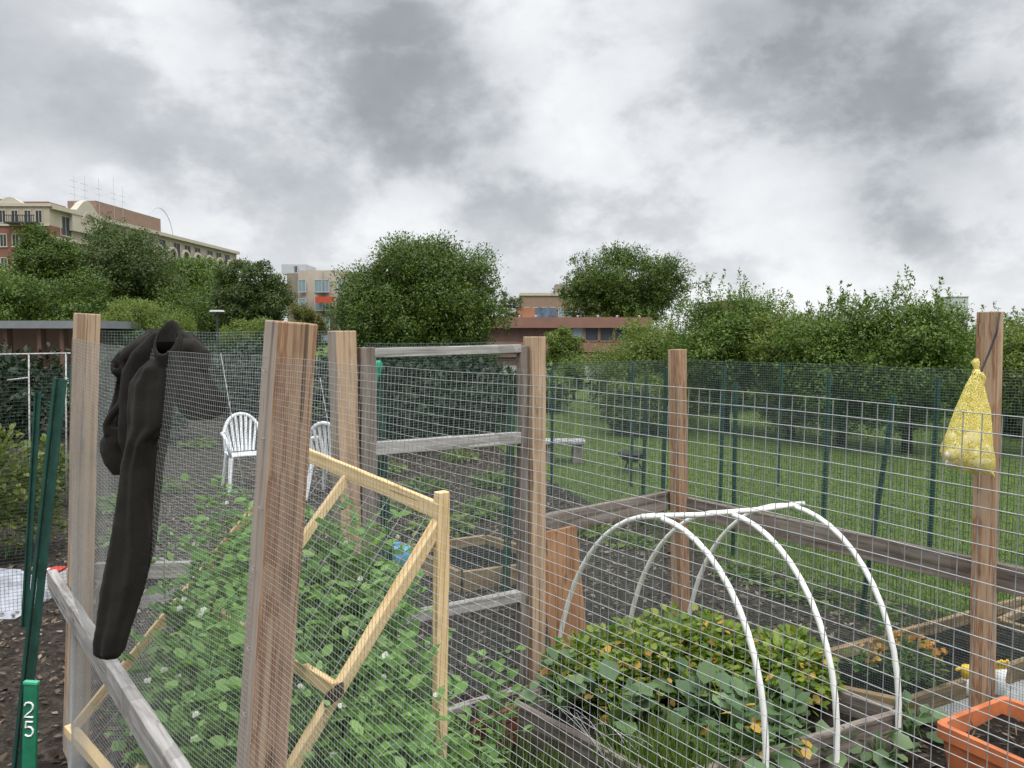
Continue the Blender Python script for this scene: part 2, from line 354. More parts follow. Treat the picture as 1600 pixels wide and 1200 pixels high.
def limbs(root, base, top, spread, r0, mat, seed, nb=6, lean=(0,0)):
    rnd = random.Random(seed); b_ = Vector(base); m_ = MB(); h = top-b_.z
    pts = [b_+Vector((lean[0]*t+rnd.uniform(-.03,.03)*h*t, lean[1]*t, h*t)) for t in (0,.12,.3,.5,.75,1)]
    m_.tube(pts, [r0*1.25, r0, r0*.85, r0*.65, r0*.4, r0*.15], 8)
    for i in range(nb):
        t = rnd.uniform(.25,.7); a = i*2.4+rnd.random(); p0 = b_+Vector((lean[0]*t, lean[1]*t, h*t))
        ln_ = spread*rnd.uniform(.6,1); p3 = p0+Vector((math.cos(a)*ln_, math.sin(a)*ln_, h*rnd.uniform(.2,.4)))
        p1 = p0.lerp(p3, .35)+Vector((0,0,-.04*h)); p2 = p0.lerp(p3, .7)
        m_.tube([p0,p1,p2,p3], [r0*.5, r0*.36, r0*.24, r0*.07], 6)
        for j in range(2):
            q0 = p1.lerp(p3, .3+.4*j); q1 = q0+Vector((rnd.uniform(-1,1)*ln_*.4, rnd.uniform(-1,1)*ln_*.4, h*.16))
            m_.tube([q0, (q0+q1)/2+Vector((0,0,.03*h)), q1], [r0*.2, r0*.13, r0*.04], 5)
    return m_.build('trunk', mat, root, True)
def tree(name, label, cat, x0, x1, yt, yb, Y, mat, seed, ln, nl=40, per=160, group=None, bark='bark', ry=None, trunkr=None, **kw):
    a = at((x0+x1)/2, yt, Y); b_ = at((x0+x1)/2, yb, Y); rx = (x1-x0)/2*Y/F; rz = (a.z-b_.z)/2
    base = Vector((a.x, Y, 0)); root = thing(name, base, label, cat, group)
    limbs(root, base, b_.z+rz*1.2, rx*.75, trunkr or max(.05, rx*.055), M[bark], seed)
    crown('crown', (a.x, Y, (a.z+b_.z)/2), (rx, ry or rx*.8, rz), int(nl*1.3), int(per*3.6), ln*.46, mat, root, seed, **kw)
    return root

# ------------------------------------------------------------------ setting: ground
def sheet(name, pts, z, mat, thick=0):
    m_ = MB(); m_.add([(p[0], p[1], z) for p in pts], [tuple(range(len(pts)))]); o = m_.build(name, mat)
    return tag(o, kind='structure')
sheet('lawn', [(-1500,-200),(1500,-200),(1500,2500),(-1500,2500)], 0, M['lawn'])
sp = [(-30,-6),(9,-6)]+[tuple(gp(*q))[:2] for q in ((1750,1050),(1500,965),(1300,915),(1120,870),(1040,812),(930,790),(860,752),(780,700),(700,668),(560,655))]+[(-6,20),(-30,20)]
sheet('mulch', sp, .004, M['mulch'])
sheet('parking_lot', [(-60,24),(60,38),(60,60),(-60,60)], .004, M['asphalt'])
# soil mounds inside the plot
def mound(name, pts, z, mat, seed=1, amp=.02, dens=.06):
    rs = np.random.RandomState(seed); P = np.array([p[:2] for p in pts]); c = P.mean(0); nr = 14; na = 60
    per = []; 
    for k in range(na):
        t = k/na*len(P); i = int(t); f = t-i; per.append(P[i]*(1-f)+P[(i+1) % len(P)]*f)
    per = np.array(per); V = []
    for i in range(nr+1):
        q = i/nr
        for k in range(na):
            p = c*(1-q)+per[k]*q; V.append((p[0], p[1], z+(rs.normal()*amp*.5+amp)*(1-q**6)))
    Fc = []
    for i in range(nr):
        for k in range(na): a = i*na+k; b_ = i*na+(k+1) % na; Fc.append((a, b_, b_+na, a+na))
    return npmesh(name, V, Fc, mat, None, True)
tag(mound('plot_soil', [(-2.1,3.3),(-.72,3.4),(.1,3.95),(.9,2.7),(0,1.7),(-.6,1.9)], .006, M['soil'], 3, .02), kind='structure')
# litter of wood chips, grass blades
def litter(name, poly, n, smin, smax, mat, seed, label=None):
    rs = np.random.RandomState(seed); P = np.array([p[:2] for p in poly]); lo, hi = P.min(0), P.max(0); Q = lo+(hi-lo)*rs.rand(n*3,2)
    ins = np.zeros(len(Q), bool); j = len(P)-1
    for i in range(len(P)):
        xi, yi = P[i]; xj, yj = P[j]
        c = ((yi > Q[:,1]) != (yj > Q[:,1])) & (Q[:,0] < (xj-xi)*(Q[:,1]-yi)/(yj-yi+1e-9)+xi); ins ^= c; j = i
    Q = Q[ins][:n]; n = len(Q); P3 = np.column_stack([Q, .008+rs.rand(n)*.02])
    d_ = rdir(rs, n); d_[:,2] *= .35; nr = rdir(rs, n)*.5+np.array([0,0,1]); s = smin+(smax-smin)*rs.rand(n)
    return leaves(name, P3, d_, nr, s, s*.6, mat, None, True, origin=(0,0,0))
tag(litter('leaf_litter', sp[2:-2]+[(-4,8),(-5,2.2),(5,2.2)], 26000, .02, .055, M['litter'], 5), 'brown leaf and bark litter strewn over the garden plots', 'litter', kind='stuff')
rs = np.random.RandomState(9)
def blades(name, X, Yy, h, mat, seed, lean=.35, z0=0., wd=.1):
    rs = np.random.RandomState(seed); n = len(X); P = np.column_stack([X, Yy, np.full(n, z0)])
    d_ = np.column_stack([rs.normal(size=n)*lean, rs.normal(size=n)*lean, np.ones(n)]); nor = np.column_stack([rs.normal(size=(n,2)), np.zeros(n)])
    hh = h*(.5+rs.rand(n)); return P, d_, nor, hh
YY = 4.5+16*rs.rand(110000)**1.4; XX = YY*(-.02+.80*rs.rand(110000))
keep = XX > np.interp(YY, [4.0,5.2,7.6,9.5,12,21], [3.6,2.0,1.15,.5,.1,-1.0]); XX, YY = XX[keep], YY[keep]
P, d_, nor, hh = blades('g', XX, YY, .025, None, 3)
tag(leaves('grass', P, d_, nor, hh, (.008+hh*.10), M['grass'], None, True, origin=(0,0,0)), 'mown green grass between the garden fence and the trees', 'grass', kind='stuff')

# ------------------------------------------------------------------ wire grids
def wiregrid(name, pos, s0, s1, z0, z1, cs, cz, r, mat, root, kv=8, kh=None, sides=3):
    """pos(s,z)->(n,3); square-welded wire: verticals every cs, horizontals every cz"""
    V = []; Fc = []; off = 0; ang = np.arange(sides)/sides*2*np.pi
    def strands(P, A, B):                   # P (m,k,3) strands, A,B (m,k,3) section axes
        nonlocal off
        m_, k = P.shape[:2]; ring = P[:, :, None, :]+r*(A[:, :, None, :]*np.cos(ang)[None,None,:,None]+B[:, :, None, :]*np.sin(ang)[None,None,:,None])
        V.append(ring.reshape(-1,3)); i = np.arange(m_)[:,None,None]; j = np.arange(k-1)[None,:,None]; q = np.arange(sides)[None,None,:]
        a = off+(i*k+j)*sides+q; b_ = off+(i*k+j)*sides+(q+1) % sides
        Fc.append(np.stack([a, b_, b_+sides, a+sides], -1).reshape(-1,4)); off += m_*k*sides
    S = np.arange(s0, s1+1e-6, cs); Z = np.arange(z1, z0-1e-6, -cz)
    zk = np.linspace(z0, z1+cz*.02, kv+1); SS, ZZ = np.meshgrid(S, zk, indexing='ij')
    P = pos(SS.ravel(), ZZ.ravel()).reshape(len(S), len(zk), 3)
    e = 1e-3; T = (pos(SS.ravel()+e, ZZ.ravel())-P.reshape(-1,3)); T /= np.linalg.norm(T, axis=1, keepdims=True); T = T.reshape(P.shape)
    Nn = np.cross(T, np.array([0,0,1.])); Nn /= np.linalg.norm(Nn, axis=2, keepdims=True); strands(P, T, Nn)
    kh = kh or len(S); sk = np.linspace(s0, s1, kh); ZZ, SS = np.meshgrid(Z, sk, indexing='ij')
    P = pos(SS.ravel(), ZZ.ravel()).reshape(len(Z), kh, 3)
    T = (pos(SS.ravel()+e, ZZ.ravel())-P.reshape(-1,3)); T /= np.linalg.norm(T, axis=1, keepdims=True); T = T.reshape(P.shape)
    Nn = np.cross(T, np.array([0,0,1.])); Nn /= np.linalg.norm(Nn, axis=2, keepdims=True)
    Up = np.cross(Nn, T); strands(P+Nn*r*1.2, Nn, Up)
    return npmesh(name, np.concatenate(V), np.concatenate(Fc), mat, root)
def pathpos(pts, ztops=None, lean=None, wob=0, seed=0, sag=0):
    P = np.array([p[:2] for p in pts], dtype=float); D = np.concatenate([[0], np.cumsum(np.linalg.norm(np.diff(P, axis=0), axis=1))]); ln = D[-1]
    ph = np.random.RandomState(seed).rand(12)*6.28; dz = np.array(ztops if ztops else [0]*len(P)); lx = np.array(lean if lean else [0]*len(P))
    def f(s, z):
        s_ = np.clip(s, -.05, ln+.05); x = np.interp(s_, D, P[:,0])+np.where(s > ln, 0, 0); y = np.interp(s_, D, P[:,1])
        z = z+np.interp(s_, D, dz)
        if wob:
            x = x+wob*np.sin(s*5.1+ph[0]+z*2.3)+wob*.5*np.sin(s*13+ph[1]+z*5); y = y+wob*np.sin(s*4.3+ph[2]+z*3.1)
            z = z+wob*.6*np.sin(s*6+ph[3]+z*1.5)+wob*.3*np.sin(s*17+ph[4])
        x = x+np.interp(s_, D, lx)*(z-1.85)
        return np.column_stack([x, y, z])
    return f, ln, D
# ------------------------------------------------------------------ near fence
U = Vector((-.63,.777,0)); NO = Vector((-.777,-.63,0))      # along the near fence, and its outward normal
def post(root, top, bot, mat, ang, sz=.089, name='post', zb=0.0):
    a = Vector(top); b_ = Vector(bot); k = (a.z-zb)/(a.z-b_.z); b_ = a+(b_-a)*k
    s = Vector((math.cos(ang), math.sin(ang), 0))
    return plank(name, b_, a, sz, sz, mat, root, side=s, bevel=.0035)
near = thing('garden_fence', (-1.2,2.6,0), 'silver small-squared wire fence nearest the camera, on cedar posts with a grey rail', 'fence')
A_L = math.atan2(.777,-.63); A_R = math.atan2(.82,-.57)
P0t = at(136,490,3.4); P0b = at(118,1200,3.4); P1t = at(455,503,1.76); P1b = at(408,1200,1.76)
tag(post(near, P0t, P0b, M['cedar_pale'], A_L), 'pale tan square post at the far left end')
_p = post(near, P1t, P1b, M['cedar'], A_R, .090); weather(_p, M['pale_face']); tag(_p, 'wide streaky reddish brown post')
P6 = P1t+Vector((.57,-.82,0))*2.25; P6.z = 1.9
post(near, P6, P6-Vector((0,0,1)), M['cedar'], A_R)
ra = at(82,915,3.62); rb = gp(290,1200,.82)
ra.z = .71; rb = ra+(rb-ra).normalized()*3.9; rb.z = .80
plank('rail', ra, rb, .040, .092, M['grey_wood'], near, side=(0,0,1), bevel=.004)
# mesh path: far corner of P0 -> outer face P0 -> outer face P1 -> P6
def lx(t, b_): return (t.x-b_.x)/(t.z-b_.z)
o1 = P0t+NO*.049; o1b = P1t+NO*.049
path = [P0t+U*.055+NO*.02, P0t+U*.05+NO*.049, o1-U*.045, P0t.lerp(P1t,.33)+NO*.075, P0t.lerp(P1t,.66)+NO*.07, o1b+U*.05, o1b-U*.03+Vector((.01,-.012,0)), P1t+Vector((.57,-.82,0))*.3+NO*.045, P1t+Vector((.57,-.82,0))*1.2+NO*.04, P6+NO*.045]
f0, LN, D0 = pathpos(path, [.0]*10, [lx(P0t,P0b)]*3+[.05,.06]+[lx(P1t,P1b)]*2+[.06,.02,0], .0025, 4)
sA, sB = D0[2], D0[5]
def f_near(s, z):
    t = np.clip((s-sA)/(sB-sA), 0, 1); q = np.sin(np.pi*t)
    dep = np.clip(1.8-z, 0, 1.8)
    z2 = z-.030*q*np.clip(dep*1.4, 0.2, 1)+.02*(1-t)*np.clip(dep*4+1, 0, 1)*0
    fold = .014*np.exp(-((t-.62)/.05)**2)*np.clip(dep*1.5,0,1)*np.sin(dep*5+1)+.010*np.exp(-((t-.45)/.07)**2)
    t2 = (s-sB); kink = .006*np.exp(-((t2-.85)/.10)**2)*np.exp(-dep*5)
    P = f0(s+kink*2, z2); P[:,0] += NO.x*(q*.05*dep+fold); P[:,1] += NO.y*(q*.05*dep+fold)
    zt = np.interp(s, [D0[0], sA, sB, LN], [.02,.015,-.012,-.012]); P[:,2] += zt
    return P
wiregrid('wire_mesh', f_near, 0, LN, .02, 1.81, .0127, .0127, .00043, M['galv'], near, kv=44, kh=230)
rnd = random.Random(6)
for (t_, b_, hs) in ((P1t, P1b, (1.77,1.62,1.47,1.33,1.15,1.0)), (P0t, P0b, (1.78,1.55,1.3,1.05))):
    for h_ in hs:
        c = t_+(b_-t_)*((t_.z-h_)/(t_.z-b_.z))+NO*.052+U*rnd.uniform(-.02,.02); a = rnd.uniform(-.5,.5); e = U*math.cos(a)*.007+Vector((0,0,math.sin(a)*.007))
        MB().tube([c-e-NO*.008, c-e, c+e, c+e-NO*.008], .0009, 5).build('staple', M['galv'], near)
# ------------------------------------------------------------------ rear fence (P2, P3, P4, P5)
P2t = at(534,517,3.46); P2b = at(546,950,3.46); P3t = at(835,526,4.05); P3b = at(835,1080,4.05)
P4t = at(1058,546,4.75); P4b = at(1064,960,4.75); P5t = at(1547,487,3.38); P5b = at(1534,1080,3.38)
rear = thing('garden_fence', (1.0,4.2,0), 'back fence of dark fine mesh on brown posts with grey boards, behind the hoops', 'fence')
_p = post(rear, P2t, P2b, M['cedar_pale'], A_R, .095); weather(_p, M['pale_face']); tag(_p, 'tan post with an orange sliver at the top, left of the ladder gate')
tag(post(rear, P3t, P3b, M['cedar_pale'], A_R, .085), 'tan post right of the ladder gate')
tag(post(rear, P4t, P4b, M['cedar'], A_R, .080), 'reddish post behind the hoops')
tag(post(rear, P5t, P5b, M['cedar'], A_L, .079), 'tall brown post at the right, carrying a yellow bag')
def railbetween(a, b_, z, wz=.10, th=.04, ext=.03, mat='brown_wood', off=Vector((0,0,0)), z2=None):
    a = Vector((a.x, a.y, z))+off; b_ = Vector((b_.x, b_.y, z2 if z2 is not None else z))+off; d_ = (b_-a).normalized()
    return plank('rail', a-d_*ext, b_+d_*ext, th, wz, M[mat], rear, side=(0,0,1), bevel=.003)
railbetween(P3t, P4t, .83, .115, off=Vector((-.03,.06,0)))
P7 = P5t+(P5t-P4t).normalized()*1.3
railbetween(P4t, P7, .80, .12, off=Vector((.035,.055,0)))
railbetween(P0t, P2t, .80, .07, off=Vector((0,.06,0)), mat='grey_wood')
post(rear, Vector((P7.x,P7.y,1.95)), Vector((P7.x,P7.y,0)), M['cedar'], A_L)
def seg_grid(a, b_, ztop, zbot, cs, r, mat, root, seed, wob=.004, off=(0,0), cz=None, kv=8, ext=0):
    a = Vector((a.x+off[0], a.y+off[1], 0)); b_ = Vector((b_.x+off[0], b_.y+off[1], 0)); d_ = (b_-a).normalized(); a -= d_*ext; b_ += d_*ext
    f, ln, D = pathpos([a, (a+b_)/2, b_], None, None, wob, seed)
    return wiregrid('wire_mesh', f, 0, ln, zbot, ztop, cs, cz or cs, r, mat, root, kv=kv, kh=24)
seg_grid(P0t, P2t, 1.858, .02, .0127, .0006, M['pale_green_wire'], rear, 11, off=(0,.05))
seg_grid(P3t, P4t, 1.69, .02, .0127, .0008, M['green_wire'], rear, 12, off=(-.03,.085))
seg_grid(P4t, P7, 1.69, .02, .0127, .0008, M['green_wire'], rear, 13, off=(.04,.085))
# ------------------------------------------------------------------ ladder gate
gd = (P3t-P2t); gd.z = 0; gd.normalize(); gn = Vector((gd.y,-gd.x,0))
gate = thing('garden_gate', (P2t.x+.3, P2t.y+.2, 0), 'open ladder-like timber gate with four grey crossbars over dark wire mesh, between two tan posts', 'gate')
gA = P2t+gd*.115; gB = P3t-gd*.075
zt_ = at(700,548,(gA.y+gB.y)/2).z
plank('stile', (gA.x,gA.y,.04), (gA.x,gA.y,zt_+.02), .075, .04, M['brown_wood'], gate, side=gn)
plank('stile', (gB.x,gB.y,.04), (gB.x,gB.y,zt_+.02), .05, .04, M['brown_wood'], gate, side=gn)
for pyL, pyR, hz in ((550,543,.042),(700,682,.06),(975,928,.055),(1148,1078,.05)):
    a = gA.copy(); b_ = gB.copy(); a.z = at(576,pyL,gA.y).z-.005; b_.z = at(818,pyR,gB.y).z-.005
    plank('crossbar', a+gd*.03, b_-gd*.02, .042, hz, M['grey_wood'], gate, side=(0,0,1))
seg_grid(gA, gB, at(700,537,gA.y).z, .05, .0127, .0008, M['green_wire'], gate, 14, off=(-.02,.04))

# ------------------------------------------------------------------ far background
def windows(bld, o, ux, cols, z, ww, wh, step, nrm, frame, glass, start=0, sill=True):
    for i in range(cols):
        c = o+ux*(start+i*step)+Vector((0,0,z))
        m_ = MB(); Rm = Matrix((ux, nrm, Vector((0,0,1)))).transposed()
        for sx in (-1,1): m_.box(c+ux*sx*ww/2+nrm*.04, (.10,.12,wh), Rm)
        m_.box(c+Vector((0,0,wh/2))+nrm*.04, (ww+.10,.12,.10), Rm); m_.box(c-Vector((0,0,wh/2))+nrm*.05, (ww+.2,.14,.12), Rm)
        m_.box(c+nrm*.03, (.06,.08,wh), Rm)
        f = m_.build('window', frame, bld); MB().box(c+nrm*.02, (ww,.06,wh), Rm).build('pane', glass, f_parent(f))
def f_parent(f): return f
def block(root, name, a, b_, z0, z1, depth, mat):
    a = Vector((a.x,a.y,0)); b_ = Vector((b_.x,b_.y,0)); u = (b_-a).normalized(); n_ = Vector((u.y,-u.x,0)); Rm = Matrix((u,n_,Vector((0,0,1)))).transposed()
    c = (a+b_)/2-n_*depth/2; c.z = (z0+z1)/2
    return MB().box(c, ((b_-a).length, depth, z1-z0), Rm).build(name, mat, root), u, n_
M['cream'] = plain('cream', (.36,.31,.245), .85, .06, .4); M['brickwall'] = plain('brickwall', (.19,.085,.065), .9, .12, 3)
M['tan'] = plain('tan', (.24,.205,.165), .85, .08, 1); M['tan_brick'] = plain('tan_brick', (.24,.16,.12), .9, .1, 2)
M['glass'] = plain('glass', (.04,.048,.055), .55, .3, .5, 0, 0, .25); M['glass_pale'] = plain('glass_pale', (.20,.27,.30), .5, .1, .5, 0, 0, .25)
M['trim'] = plain('trim', (.43,.385,.315), .8, .05, 1); M['rust'] = plain('rust_panel', (.20,.105,.075), .75, .1, 2); M['rust_dark'] = plain('rust_dark', (.115,.065,.05), .8, .1, 2)
M['grey_roof'] = plain('grey_roof', (.16,.17,.18), .7, .1, 3); M['pale_grey'] = plain('pale_grey', (.42,.44,.46), .8, .05, 1); M['dark_metal'] = plain('dark_metal', (.03,.03,.035), .5)
# apartment building, upper left
ap = thing('apartment_building', (-58,100,0), 'long cream and red brick apartment block with arched gables, behind the left trees', 'building')
A_ = at(77,330,95.6); B_ = at(368,330,150)
ZT = at(368,393,150).z
o, u, n_ = block(ap, 'wall', A_, B_, 0, ZT-7.3, 9, M['brickwall'])
o, u, n_ = block(ap, 'upper_wall', A_, B_, ZT-7.3, ZT-.5, 9, M['cream'])
a_ = Vector((A_.x,A_.y,0)); LB = (Vector((B_.x,B_.y,0))-a_).length
Rm = Matrix((u,n_,Vector((0,0,1)))).transposed()
def along(px):                       # metres along the facade seen at pixel column px
    k = (px-800)/F; return (k*a_.y-a_.x)/(u.x-k*u.y)
MB().box(a_+u*LB/2+Vector((0,0,ZT-.3))+n_*.15, (LB+.4,.9,.5), Rm).build('cornice', M['trim'], ap)
MB().box(a_+u*LB/2+Vector((0,0,ZT-3.9))+n_*.1, (LB+.2,.5,.35), Rm).build('string_course', M['trim'], ap)
MB().box(a_+u*LB/2+Vector((0,0,ZT-7.3))+n_*.1, (LB+.2,.5,.4), Rm).build('string_course', M['trim'], ap)
for pxc, gw, gh in ((139,6.5,1.6),):
    s = along(pxc); m_ = MB(); prof = [(-gw/2,-2.6),(-gw/2,0),(-gw*.36,.1),(-gw*.27,gh*.35),(-gw*.14,gh*.8),(0,gh),(gw*.14,gh*.8),(gw*.27,gh*.35),(gw*.36,.1),(gw/2,0),(gw/2,-2.6)]
    vs = [a_+u*(s+x)+Vector((0,0,ZT+z))+n_*k for k in (.5,-.4) for x, z in prof]; n0 = len(prof)
    m_.add(vs, [tuple(range(n0)), tuple(range(n0,2*n0))[::-1]]+[(i,i+n0,(i+1) % n0+n0,(i+1) % n0) for i in range(n0)]); m_.build('gable', M['trim'], ap)
    m_ = MB()
    for k in range(10):
        t0, t1 = math.pi*k/10, math.pi*(k+1)/10
        m_.beam(a_+u*(s+1.3*math.cos(t0))+n_*.6+Vector((0,0,ZT-1.4+1.3*math.sin(t0))), a_+u*(s+1.3*math.cos(t1))+n_*.6+Vector((0,0,ZT-1.4+1.3*math.sin(t1))), .25, .3)
    m_.build('arch', M['cream'], ap)
for row, (zc, wh) in enumerate(((ZT-2.2,2.0),(ZT-5.7,2.0),(ZT-9.2,2.0))):
    s = 3.0; k = 0
    while s < LB-3:
        windows(ap, a_+u*s, u, 1, zc, 2.2, wh+.4, 1, n_, M['trim'], M['glass']); s += 3.6 if k % 3 else 4.6; k += 1
for i in range(14):                 # arches over the top-floor windows of the right half
    s = along(250)+i*4.3
    if s > LB-2: break
    m_ = MB()
    for k in range(8):
        t0, t1 = math.pi*k/8, math.pi*(k+1)/8
        m_.beam(a_+u*(s+1.3*math.cos(t0))+n_*.3+Vector((0,0,ZT-3.3+1.3*math.sin(t0))), a_+u*(s+1.3*math.cos(t1))+n_*.3+Vector((0,0,ZT-3.3+1.3*math.sin(t1))), .3, .35)
    m_.build('arch', M['trim'], ap)
def roofbox(px0, px1, hz, back, mat, nm='penthouse'):
    s0, s1 = along(px0), along(px1)
    return MB().box(a_+u*(s0+s1)/2-n_*(back+2)+Vector((0,0,ZT+hz/2)), (s1-s0,4,hz), Rm).build(nm, mat, ap)
W0 = at(-140,330,95.0); W1 = at(77,330,95.2)
o, uw, nw = block(ap, 'wall', W0, W1, 0, ZT-2.5, 10, M['brickwall']); block(ap, 'upper_wall', W0, W1, ZT-2.5, ZT-.3, 10, M['cream']); block(ap, 'cornice', W0+nw*.2, W1+nw*.2+uw*.3, ZT-.3, ZT+.05, 10.4, M['trim'])
block(ap, 'string_course', W0+nw*.15, W1+nw*.15, ZT-2.6, ZT-2.35, .4, M['trim']); Rw = Matrix((uw,nw,Vector((0,0,1)))).transposed()
gc = Vector((at(19,330,95.9).x, at(19,330,95.9).y, 0)); m_ = MB(); prof = [(-2.2,-.2),(-2.2,0),(-1.5,.15),(-1.0,.45),(-.5,.75),(0,.85),(.5,.75),(1.0,.45),(1.5,.15),(2.2,0),(2.2,-.2)]
vs = [gc+uw*x+Vector((0,0,ZT+z))+nw*k for k in (.5,-.4) for x, z in prof]; n0 = len(prof); m_.add(vs, [tuple(range(n0)), tuple(range(n0,2*n0))[::-1]]+[(i,i+n0,(i+1) % n0+n0,(i+1) % n0) for i in range(n0)]); m_.build('gable', M['trim'], ap)
m_ = MB()
for k in range(8):
    t0, t1 = math.pi*k/8, math.pi*(k+1)/8; m_.beam(gc+uw*.6*math.cos(t0)+nw*.6+Vector((0,0,ZT-.7+.6*math.sin(t0))), gc+uw*.6*math.cos(t1)+nw*.6+Vector((0,0,ZT-.7+.6*math.sin(t1))), .14, .2)
m_.build('arch', M['cream'], ap)
for px in (-60,-30,-8,11,30,50,67):
    c_ = at(px,330,96); q0 = Vector((c_.x, W0.y+(W1.y-W0.y)*(c_.x-W0.x)/(W1.x-W0.x), 0))
    for r_ in range(4): windows(ap, q0, uw, 1, ZT-1.5-r_*2.8, .8, 1.5, 1, nw, M['trim'], M['glass'])
bc = Vector((at(44,330,95.8).x, W1.y+.1, 0)); b_o = MB().box(bc+nw*.7+Vector((0,0,ZT-2.35)), (3.6,1.4,.2), Rw).build('balcony', M['dark_metal'], ap); m_ = MB()
for k in range(14): m_.box(bc+uw*(-1.7+k*.26)+nw*1.35+Vector((0,0,ZT-1.9)), (.05,.05,.8), Rw)
m_.box(bc+nw*1.35+Vector((0,0,ZT-1.5)), (3.6,.08,.08), Rw); m_.build('railing', M['dark_metal'], b_o)
for x0_, x1_, hz_ in ((-100,21,1.2),(30,75,.9)):
    p0_, p1_ = at(x0_,330,99), at(x1_,330,99); block(ap, 'penthouse', Vector((p0_.x,99,0)), Vector((p1_.x,99,0)), ZT-.1, ZT+hz_, 4, M['brickwall'])
roofbox(180,276,2.6,2.0,M['tan_brick'])
for px in (150,166,187,209,222):
    s = along(px-2); b0 = a_+u*s-n_*2+Vector((0,0,ZT)); m_ = MB().tube([b0, b0+Vector((0,0,5.0+(px % 5)*.4))], .025, 5)
    for k in (2.6,3.5,4.3): m_.beam(b0+Vector((0,0,k))-u*.9, b0+Vector((0,0,k))+u*.7, .035, .035)
    m_.build('antenna', M['pale_grey'], ap)
s = along(284); b0 = a_+u*s-n_*3+Vector((0,0,ZT)); m_ = MB()   # hoop-shaped aerial
m_.tube([b0+u*(4.2*math.cos(t))+Vector((0,0,4.6*math.sin(t))) for t in [math.pi*k/16 for k in range(17)]], .06, 5)
m_.tube([b0-u*4.2, b0+u*2+Vector((0,0,.9))], .06, 5); m_.build('aerial_hoop', M['pale_grey'], ap)
# tan curved building behind
tb = thing('office_building', tuple(at(505,600,150).xy)+(0,), 'tan building with a curved front and blue-grey windows, left of the big round tree', 'building')
cA = at(448,430,150); cB = at(575,430,146); zt2 = at(500,427,150).z
o, u2, n2 = block(tb, 'wall', cA, cB, 0, zt2, 12, M['tan'])
Rm2 = Matrix((u2,n2,Vector((0,0,1)))).transposed()
for pxc, wd_ in ((488,4.6),(524,4.6)):
    c = at(pxc,430,148); m_ = MB(); m_.loft([((c.x,c.y+1,0),wd_*.62,2.6),((c.x,c.y+1,zt2+.3),wd_*.62,2.6)], 24); m_.build('bay', M['tan'], tb, True)
    for r_ in range(6):
        zc = zt2-2.6-r_*3.4
        for sx in (-1,1): windows(tb, Vector((c.x+sx*1.5, c.y-1.65,0)), u2, 1, zc, 1.5, 2.2, 1, n2, M['pale_grey'], M['glass_pale'])
block(tb, 'roof_house', at(440,430,152), at(478,430,152), zt2, at(460,413,152).z, 8, M['pale_grey'])
windows(tb, Vector((at(463,430,152).x, at(463,430,151.9).y, 0)), u2, 1, at(463,421,152).z, .7, 1.3, 1, n2, M['pale_grey'], M['glass'])
MB().box(at(507,464,144.9)+Vector((0,0,-.5)), (3.2,1.0,1.1), Rm2).build('awning', plain('awning_red', (.45,.07,.03)), tb)
# far brick building with a mural strip in the centre
fb = thing('apartment_building', tuple(at(850,600,130).xy)+(0,), 'distant tan building with a square tower, over the rust coloured school roof', 'building')
zt3 = at(830,461,130).z
o, u3, n3 = block(fb, 'wall', at(813,460,130), at(1010,460,130), 0, zt3, 12, M['tan_brick'])
block(fb, 'tower', at(868,460,131), at(888,460,131), zt3-1, at(878,444,131).z, 5, M['tan'])
block(fb, 'parapet', at(812,460,129.8), at(1011,460,129.8), zt3-.1, zt3+.35, 12.5, M['trim'])
for k in range(7): windows(fb, at(823+k*13.5,470,129.9)*1.0-Vector((0,0,at(823,470,129.9).z)), u3, 1, zt3-3.2, .9, 2.4, 1, n3, M['trim'], M['glass_pale'])
mu = thing('mural_wall', tuple(at(835,600,90).xy)+(0,), 'long parapet wall painted orange on its left and dark blue on its right, under the far building', 'wall')
block(mu, 'orange_panel', at(806,483,90), at(836,483,90), 0, at(820,481,90).z, 1, plain('orange_paint', (.36,.15,.09), .7, .25, .6))
block(mu, 'blue_panel', at(836,483,90), at(870,483,90), 0, at(850,481,90).z, 1, plain('blue_paint', (.10,.13,.19), .7, .7, .9))
# rust school
sb = thing('school_building', tuple(at(900,600,46).xy)+(0,), 'low rust coloured flat roofed building with dark windows beside the round tree', 'building')
sY = 46; zr = at(850,496,sY).z
o, u4, n4 = block(sb, 'wall', at(640,500,sY), at(1015,500,sY), 0, zr-.35, 14, M['rust_dark'])
block(sb, 'roof_edge', at(636,500,sY-.4), at(1019,500,sY-.4), zr-.6, zr, 14.6, M['rust'])
block(sb, 'spandrel', at(636,500,sY-.25), at(1019,500,sY-.25), at(850,550,sY).z-.0, at(850,535,sY).z, .35, M['rust'])
block(sb, 'lower_band', at(636,500,sY-.15), at(1019,500,sY-.15), at(850,558,sY).z, at(850,552,sY).z, .25, M['rust'])
for px in range(660,1015,22): block(sb, 'panel_joint', at(px,500,sY-.05), at(px+.9,500,sY-.05), at(850,535,sY).z, zr-.6, .1, M['rust_dark'])
for px in (905,937,968,1003,812,838): p_ = at(px,496,sY); MB().loft([((p_.x,sY+1,zr),.05,.05),((p_.x,sY+1,zr+.08),.05,.05),((p_.x,sY+1,zr+.10),.09,.09),((p_.x,sY+1,zr+.14),.02,.02)], 8).build('roof_vent', M['pale_grey'], sb)
